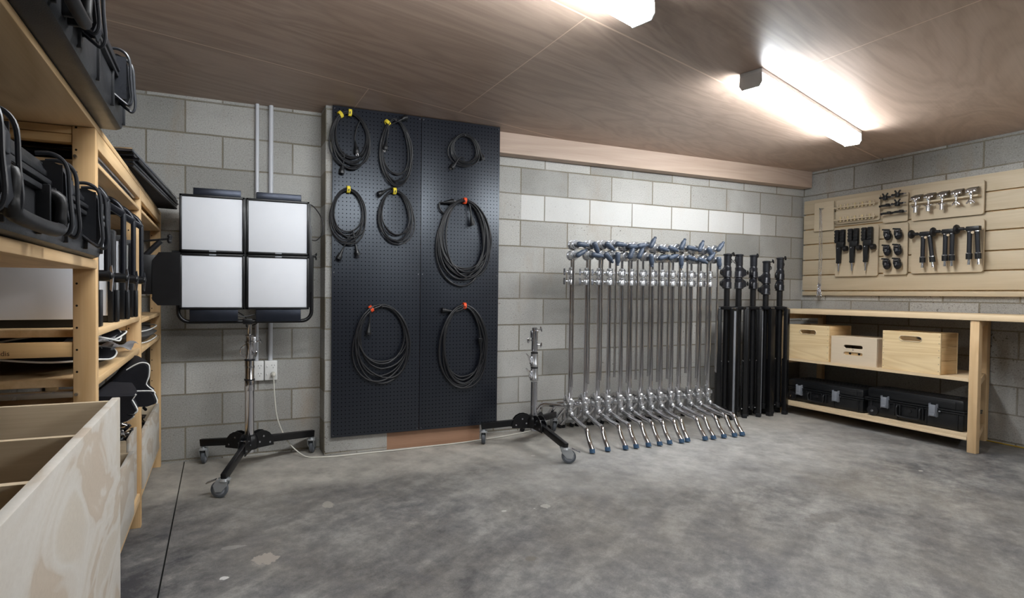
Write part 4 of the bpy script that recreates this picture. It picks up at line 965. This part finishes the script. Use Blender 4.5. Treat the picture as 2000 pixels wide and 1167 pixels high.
for i in (1, 2):
    shelf(*bays[i], 1.322, .014); shelf(*bays[i], (.877, .864)[i-1], .020); shelf(*bays[i], (.748, .738)[i-1], .022)
    shelf(*bays[i], .146, .036)
shelf(*bays[1], hit(262, 793, 1, -1.29).z-.001, .016)
# burnt lettering on the near side rail
fc = bpy.data.curves.new('lettering', 'FONT'); fc.body = 'adis'; fc.size = .0175; fc.extrude = .0003; fc.align_x = 'RIGHT'
fo = bpy.data.objects.new('lettering_tmp', fc); col.objects.link(fo); bpy.context.view_layer.update()
fm_ = bpy.data.meshes.new_from_object(fo.evaluated_get(bpy.context.evaluated_depsgraph_get())); bpy.data.objects.remove(fo)
fm_.materials.clear(); fm_.materials.append(MAT['burn_mark'])
pt_ = hit(19, 698, 1, PY[0]-.0145)
lo = bpy.data.objects.new('burnt_lettering', fm_); col.objects.link(lo); lo.parent = un; lo.location = Vector((pt_.x, PY[0]-.0143, .8155))+ou; lo.rotation_euler = (R(90), 0, 0)

# ---------------------------------------------------------------- plywood bins
def bin_box(x1, y0, y1, z0, z1, x0, label, dividers=(), th=.016, name='storage_bin', back=None):
    t_ = thing(name, label, 'bin', ((x0+x1)/2, (y0+y1)/2, z0)); o = -Vector(t_.location)
    M().bb(x1-th, x1, y0, y1, z0, z1, .0015).obj('front_panel', 'ply_bin', t_, o)
    M().bb(x0, x0+th, y0, y1, z0, z1, .0015).obj('rear_panel', 'ply_side', t_, o)
    for ya in (y0, y1-th*.8): M().bb(x0+th+.0005, x1-th-.0005, ya, ya+th*.8, z0, z1-.006, .001).obj('end_panel', 'ply_side', t_, o)
    for yd in dividers: M().bb(x0+th+.0005, x1-th-.0005, yd-.006, yd+.006, z0+.01, z1-.008, .001).obj('divider', 'ply_side', t_, o)
    M().bb(x0+th+.0005, x1-th-.0005, y0+th, y1-th, z0, z0+.01).obj('bottom_panel', 'ply_side', t_, o)
    return t_
bin_box(-.2, -2.78, -1.995, .04, .748, -.72, 'tall pale plywood bin with dividers pulled out in the near left corner', (-2.285, -2.515))
bin_box(SX+.006, -1.676, -1.095, .147, .385, -.74, 'low plywood bin on the bottom shelf, between the tall bin and the second post')
bin_box(SX+.006, -.828, -.20, .147, .385, -.74, 'low plywood bin on the bottom shelf nearest the back wall')
cr = bin_box(SX-.012, -1.080, -.885, .147, .425, -.72, 'narrow wooden box of silver clamps beside the second post', name='narrow_box', th=.01)

def hardware(name, label, x0, x1, y0, y1, z0, z1, n, seed, mats=('chrome', 'dark_steel', 'black_plastic')):
    rn = random.Random(seed)
    t_ = thing(name, label, 'hardware', ((x0+x1)/2, (y0+y1)/2, z0)); qs = [M() for _ in mats]
    for k in range(n):
        q = qs[rn.randrange(len(mats))]; p = Vector((rn.uniform(x0, x1), rn.uniform(y0, y1), rn.uniform(z0, z1)))-Vector(t_.location)
        d = Vector((rn.uniform(-1, 1), rn.uniform(-1, 1), rn.uniform(-.6, .8))).normalized(); l_ = rn.uniform(.02, .05)
        if k % 3 == 0: q.cyl(p-d*l_*.5, p+d*l_*.5, rn.uniform(.005, .011), seg=10)
        elif k % 3 == 1: q.tube([p+d*l_*.4, p+Vector((.02, 0, .01)), p-d*l_*.5+Vector((0, .01, .012))], .006, 8)
        else: q.box(p, (rn.uniform(.015, .035), rn.uniform(.012, .03), rn.uniform(.008, .02)), d.to_track_quat('Z', 'Y').to_matrix(), .003)
    for q, mm, nm in zip(qs, mats, ('silver_fittings', 'steel_fittings', 'black_fittings')):
        o_ = q.obj(nm, mm, t_); o_['kind'] = 'stuff'
    t_['kind'] = 'stuff'; return t_
hardware('clamp_heap', 'heap of silver and black clamps in the narrow wooden box', -.66, -.335, -1.055, -.91, .36, .50, 260, 3)
hardware('clamp_heap', 'heap of clamps and fittings in the bin nearest the back wall', -.69, -.33, -.79, -.24, .25, .375, 260, 5, ('steel', 'dark_steel', 'black_plastic'))
hardware('clamp_heap', 'dark fittings deep in the near end of the tall divided bin', -.66, -.26, -2.74, -2.56, .40, .53, 120, 9, ('chrome', 'black_plastic', 'black_plastic'))

# ---------------------------------------------------------------- big cases on the near shelves
def yat(px, py, x): return hit(px, py, 0, x).y
y1_ = -1.74; y0_ = -2.95
XC = SX+.028
lt = sorted([yat(195, 420, XC+.02), yat(134, 410, XC+.02), yat(6, 380, XC+.02)])
hd_ = (yat(22, 380, XC+.02), yat(116, 410, XC+.02))
Lc = y1_-y0_
cs = transit_case(Lc, .145, .44, 'long_transit_case', 'long scuffed black hard case on the middle shelf, handle and latches facing out', [a-y0_ for a in lt], (hd_[0]-y0_, hd_[1]-y0_), None, 'latch_dark', 'long hard cases on the near shelves', seam=.70, lw=.045, lh=.10, big=True)
cs.location = (XC, y0_, 1.060); cs.rotation_euler = (0, 0, math.pi/2)
XC2 = SX+.062; y1b = -1.625; y0b = -3.0
lt2 = sorted([yat(252, 190, XC2+.02), yat(187, 70, XC2+.02)]); lt2 = [lt2[0]-.62]+lt2
hb_ = yat(165, 60, XC2+.02)
ct = transit_case(y1b-y0b, .17, .46, 'long_transit_case', 'long black hard case on the top shelf under the ceiling, overhanging the edge', [a-y0b for a in lt2], (hb_-.26-y0b, hb_-y0b), None, 'latch_dark', 'long hard cases on the near shelves', seam=.68, lw=.045, lh=.11, big=True)
ct.location = (XC2, y0b, TS+.019); ct.rotation_euler = (0, 0, math.pi/2)

# ---------------------------------------------------------------- flat black flags
def flag_stack(label, cx_, cy_, z, lx, ly, n, rz, seed, group, edge='black_fabric'):
    rn = random.Random(seed); zc = z
    for k in range(n):
        t_ = thing('fabric_flag', label % ('bottom', 'second', 'third', 'fourth', 'fifth', 'sixth')[k] if k < n-1 else label % 'topmost', 'flag', (cx_+rn.uniform(-.006, .008), cy_+rn.uniform(-.02, .02), zc), rz+rn.uniform(-.012, .012), group)
        q = M(); rr2 = .006; q.tube([(-lx/2, -ly/2, rr2), (lx/2, -ly/2, rr2), (lx/2, ly/2, rr2), (-lx/2, ly/2, rr2)], rr2, 8, True); q.obj('wire_frame', 'steel' if k == n-1 else 'black_paint', t_)
        q = M(); q.box((0, 0, rr2), (lx-.006, ly-.03, .0125), bev=.004); q.obj('cloth', edge, t_)
        zc += .0138
flag_stack('black cloth flag lying across the top of the shelving, %s of its stack', -.475, -.64, TS+.019, .46, 1.02, 5, R(-4), 4, 'flags on top of the shelving')
flag_stack('black cloth flag on the thin upper shelf beyond the first post, %s of its stack', -.545, -1.28, 1.3225, .45, .74, 3, 0, 6, 'flags on the thin upper shelf')

# ---------------------------------------------------------------- small panel lights standing on the shelf
def shelf_light(z, h=.30, wd=.44):
    """face towards -Y, right edge at local x = 0"""
    t_ = thing('small_panel_light', 'x', 'light', (0, 0, 0), 0, 'small panel lights standing on the shelf')
    q = M(); q.bb(-wd, 0, 0, .05, .0, h, .004); q.obj('housing', 'black_paint', t_)
    M().bb(-wd+.015, -.015, -.004, .004, .022, h-.022, .0015).obj('diffusion_panel', 'diffuser_panel', t_)
    for x_ in (-.008, -wd+.008): M().bb(x_-.008, x_+.008, -.012, -.001, .0, h*.95, .002).obj('barn_door', 'black_plastic', t_)
    M().bb(.001, .010, .005, .045, 0, h*.35, .002).obj('corner_guard', 'black_plastic', t_)
    q = M(); zp_ = .145; zt_ = .405; r_ = .06; yc = .025
    q.tube([(.024, yc, zp_), (.024, yc, zt_-r_)]+arc((.024-r_, yc, zt_-r_), r_, 0, 90, 8)+arc((-wd-.02+r_, yc, zt_-r_), r_, 90, 180, 8)+[(-wd-.02, yc, zp_)], .0085, 10); y_ = q.obj('yoke', 'black_alloy', t_)
    q = M(); q.cyl((0, yc, zp_), (.032, yc, zp_), .016); q.sph((.034, yc, zp_), .012, (.6, 1, 1)); q.obj('pivot', 'black_plastic', y_)
    q = M(); q.prism([(.036, yc-.006, zp_+.03), (.040, yc-.006, zp_), (.036, yc-.006, zp_-.045), (.031, yc-.006, zp_-.04), (.031, yc-.006, zp_+.025)], (0, .012, 0)); q.obj('tilt_lever', 'steel', y_)
    q = M(); q.box((-.01, yc, zt_-.03), (.085, .03, .022), Matrix.Rotation(R(32), 3, 'Y'), .004); q.obj('handle_block', 'black_alloy', t_)
    return t_
sl1 = shelf_light(0); 
for i, (y_, lab) in enumerate(((-1.60, 'white-faced panel light standing on the shelf just behind the first post'), (-1.35, 'second panel light on the shelf, a strip of white face beyond the first post'), (-1.16, 'third panel light on the shelf, beside the second post'), (-.98, 'fourth panel light on the shelf, its yoke arching in front of the second post'))):
    s_ = sl1 if i == 0 else copy_tree(sl1); s_.location = (SX-.022+.004*i, y_, .8775); s_['label'] = lab
# spotlight with barn doors in the last bay
sp_ = thing('spotlight', 'black spotlight on the last shelf bay with a big open barn door leaf', 'light', (-.50, -.50, .8645))
q = M(); q.box((0, .02, .19), (.20, .24, .20), bev=.03); q.cyl((0, -.10, .19), (0, -.16, .19), .085, .095, 24); q.obj('body', 'black_plastic', sp_)
q = M(); q.tube([(-.14, .0, .19), (-.14, 0, .03), (-.13, 0, .012), (.13, 0, .012), (.14, 0, .03), (.14, 0, .19)], .01, 8); q.bb(-.15, .15, -.08, .12, 0, .012, .003); q.obj('yoke', 'black_alloy', sp_)
q = M(); a0 = hit(297, 530, 1, -.62); p_ = [hit(*c_, 1, -.62)-Vector((-.50, -.50, .8645)) for c_ in ((297, 585), (308, 596), (352, 596), (352, 492), (310, 492), (297, 508))]
q.prism([tuple(v_) for v_ in p_], (0, .004, 0)); q.obj('barn_door', 'black_paint', sp_); M().bb(p_[0].x-.12, p_[0].x+.02, -.115, -.105, .10, .28, .003).obj('door_bracket', 'black_paint', sp_)
q = M(); k1 = hit(314, 470, 1, -.55)-Vector((-.50, -.50, .8645)); k0 = hit(296, 487, 1, -.55)-Vector((-.50, -.50, .8645)); q.cyl(k0+(k0-k1)*1.5, k1, .013, seg=14); q.obj('handle', 'black_rubber', sp_)
q = M(); k2 = hit(331, 466, 1, -.55)-Vector((-.50, -.50, .8645)); q.cyl(k2+Vector((-.16, .02, -.02)), k2, .005, seg=8); q.cyl(k2+Vector((-.004, 0, -.014)), k2+Vector((.006, 0, .014)), .009, seg=12); q.sph(k2+Vector((0, 0, .012)), .010); q.sph(k2+Vector((0, 0, -.012)), .010); q.obj('tilt_knob', 'black_rubber', sp_)
q = M(); q.cyl((.10, -.02, .19), (.16, -.02, .19), .02); q.box((.165, -.02, .18), (.012, .03, .07), bev=.004); q.obj('side_lock', 'steel', sp_)

# ---------------------------------------------------------------- soft bags
def pillow(name, label, c, sx, sy, h, seed, mat='black_fabric', cat='bag', group=None, rz=0, lift=0.0, n=26, m_=8, p=3.2, wav=.012, pipe=True, pw=2.6, boxed=False):
    """soft flat bag: rounded outline, puffed, wavy, white piping on the seam"""
    rn = random.Random(seed); ph = [rn.uniform(0, 6.28) for _ in range(6)]
    t_ = thing(name, label, cat, c, rz, group); q = M(); b = q.b
    def edge(a):
        ca, sa = math.cos(a), math.sin(a); r_ = 1/((abs(ca)**p+abs(sa)**p)**(1/p)); return r_*ca*sx/2, r_*sa*sy/2
    def zc(x, y): return wav*math.sin(5*x/sx+ph[0])+wav*.8*math.sin(6*y/sy+ph[1]+2*x/sx)+lift*(x/sx+.5)**2
    rings = []; zmin = min(zc(*edge(6.283*i/60)) for i in range(60))
    for sgn in (1, -1):
        lst = []
        for j in range(m_+1):
            f_ = j/m_; prof = (1-f_**pw)
            lst.append([b.verts.new((edge(2*math.pi*i/n)[0]*f_, edge(2*math.pi*i/n)[1]*f_, zc(edge(2*math.pi*i/n)[0]*f_, edge(2*math.pi*i/n)[1]*f_)-zmin+h/2+sgn*h/2*prof*(1+.22*math.sin(3*6.283*i/n+ph[2]+f_*3)))) for i in range(n)] if j else [b.verts.new((0, 0, zc(0, 0)-zmin+h/2+sgn*h/2))])
        rings.append(lst)
    for lst in rings:
        for j in range(m_):
            for i in range(n):
                i2 = (i+1) % n
                if j == 0: b.faces.new((lst[0][0], lst[1][i], lst[1][i2]))
                else: b.faces.new((lst[j][i], lst[j+1][i], lst[j+1][i2], lst[j][i2]))
    bmesh.ops.remove_doubles(b, verts=b.verts, dist=.0003)
    q.obj('cloth', mat, t_)
    if pipe:
        q = M(); pts = []
        for i in range(64): x, y = edge(2*math.pi*i/64); pts.append((x, y, zc(x, y)-zmin+h/2))
        if boxed:
            for sg in (-1, 1): M().tube([(x*.985, y*.985, z+sg*h*.36) for x, y, z in pts], .0028, 6, True).obj('piping', 'white_piping', t_)
            q.b.free()
        else: q.tube(pts, .0028, 6, True); q.obj('piping', 'white_piping', t_)
    return t_
G = 'soft black bags on the shelves'
def wedge_bag(label, pix, y, depth, pipes, mat='black_fabric'):
    """padded bag end: outline surveyed at depth y, cushion running back along +Y"""
    P_ = [hit(a_, b_, 1, y) for a_, b_ in pix]; c0 = sum(P_, Vector())/len(P_); zb0 = min(p.z for p in P_)
    t_ = thing('soft_bag', label, 'bag', (c0.x, y, zb0), 0, G); o = -Vector(t_.location)
    q = M(); b = q.b; lays = []
    xa = min(p.x for p in P_)
    for f_, sc, tp in ((0, .92, 1), (.03, .98, 1), (.10, 1.0, 1), (.4, 1, .86), (.85, .97, .62), (1, .86, .5)):
        lays.append([b.verts.new(Vector((xa+(c0.x+(p.x-c0.x)*sc-xa)*tp, y-.012*(f_ == 0)+depth*f_+.02*(c0.x-p.x), c0.z+(p.z-c0.z)*(sc if p.z > c0.z else 1.0)))) for p in P_])
    for A, B in zip(lays[:-1], lays[1:]):
        for k in range(len(P_)): b.faces.new((A[k], A[(k+1) % len(P_)], B[(k+1) % len(P_)], B[k]))
    b.faces.new(lays[0][::-1]); b.faces.new(lays[-1])
    q.obj('cloth', mat, t_, o)
    for idx in pipes:
        M().tube(smooth_path([P_[k]+Vector((0, -.002, 0)) for k in idx], 5), .0026, 6).obj('piping', 'white_piping', t_, o)
    return t_
wedge_bag('big puffed black bag with white piping bulging out beside the second post', [(186, 763), (206, 750), (247, 722), (262, 713), (275, 708), (287, 709), (292, 716), (291, 735), (286, 750), (300, 762), (240, 762)], -1.27, .30, [(2, 3, 4, 5, 6, 7, 8, 9)])
wedge_bag('flat black bag with white piping squeezed below the puffed bag', [(186, 766), (240, 764), (296, 763), (302, 769), (307, 781), (306, 787), (290, 792), (262, 793), (186, 794)], -1.29, .30, [(0, 1, 2, 3), (3, 4, 5)])
wedge_bag('black bag corner with curling white piping just above the tall bin', [(184, 770), (225, 770), (266, 769), (258, 780), (268, 798), (264, 806), (248, 808), (262, 812), (250, 820), (235, 824), (184, 824)], -1.62, .26, [(2, 3), (3, 4, 5, 6), (7, 8, 9)])
pillow('soft_bag', 'lower folded black bag on the shelf beside the first post', (-.52, -1.42, .7485), .42, .50, .040, 11, group=G, wav=.014)
pillow('soft_bag', 'upper folded black bag on the shelf beside the first post', (-.51, -1.34, .790), .42, .50, .034, 14, rz=R(7), group=G, wav=.014)
pillow('soft_bag', 'small black pouch with white edge at the near end of that shelf', (-.50, -1.30, .815), .40, .42, .020, 19, rz=R(-4), group=G, wav=.008)
pillow('soft_bag', 'grey-black padded bag with white piping on the shelf of the last bay', (-.50, -.46, .7385), .42, .68, .072, 17, 'grey_fabric', rz=R(-2), group=G, wav=.002, pw=6, boxed=True)
# crumpled reflective cloth
def crumple(label, c, sx, sy, seed, mat='conduit'):
    rn = random.Random(seed); t_ = M(); b = t_.b; N = 12; V = [[b.verts.new((c[0]+sx*(i/N-.5), c[1]+sy*(j/N-.5)+.02*math.sin(i*.8+seed), c[2]+rn.uniform(0, .006)+.007*math.sin(i*.9+j*.5+seed))) for j in range(N+1)] for i in range(N+1)]
    for i in range(N):
        for j in range(N): b.faces.new((V[i][j], V[i+1][j], V[i+1][j+1], V[i][j+1]))
    bmesh.ops.solidify(b, geom=b.faces[:], thickness=.002)
    return tag(t_.obj('reflector_cloth', 'conduit'), label, 'cloth')
crumple('crumpled silvery cloth strip lying on the upper folded bag', (-.36, -1.50, .832), .12, .24, 3)
crumple('crumpled white cloth strip on the lower folded bag near the second post', (-.345, -1.14, .778), .12, .22, 6)
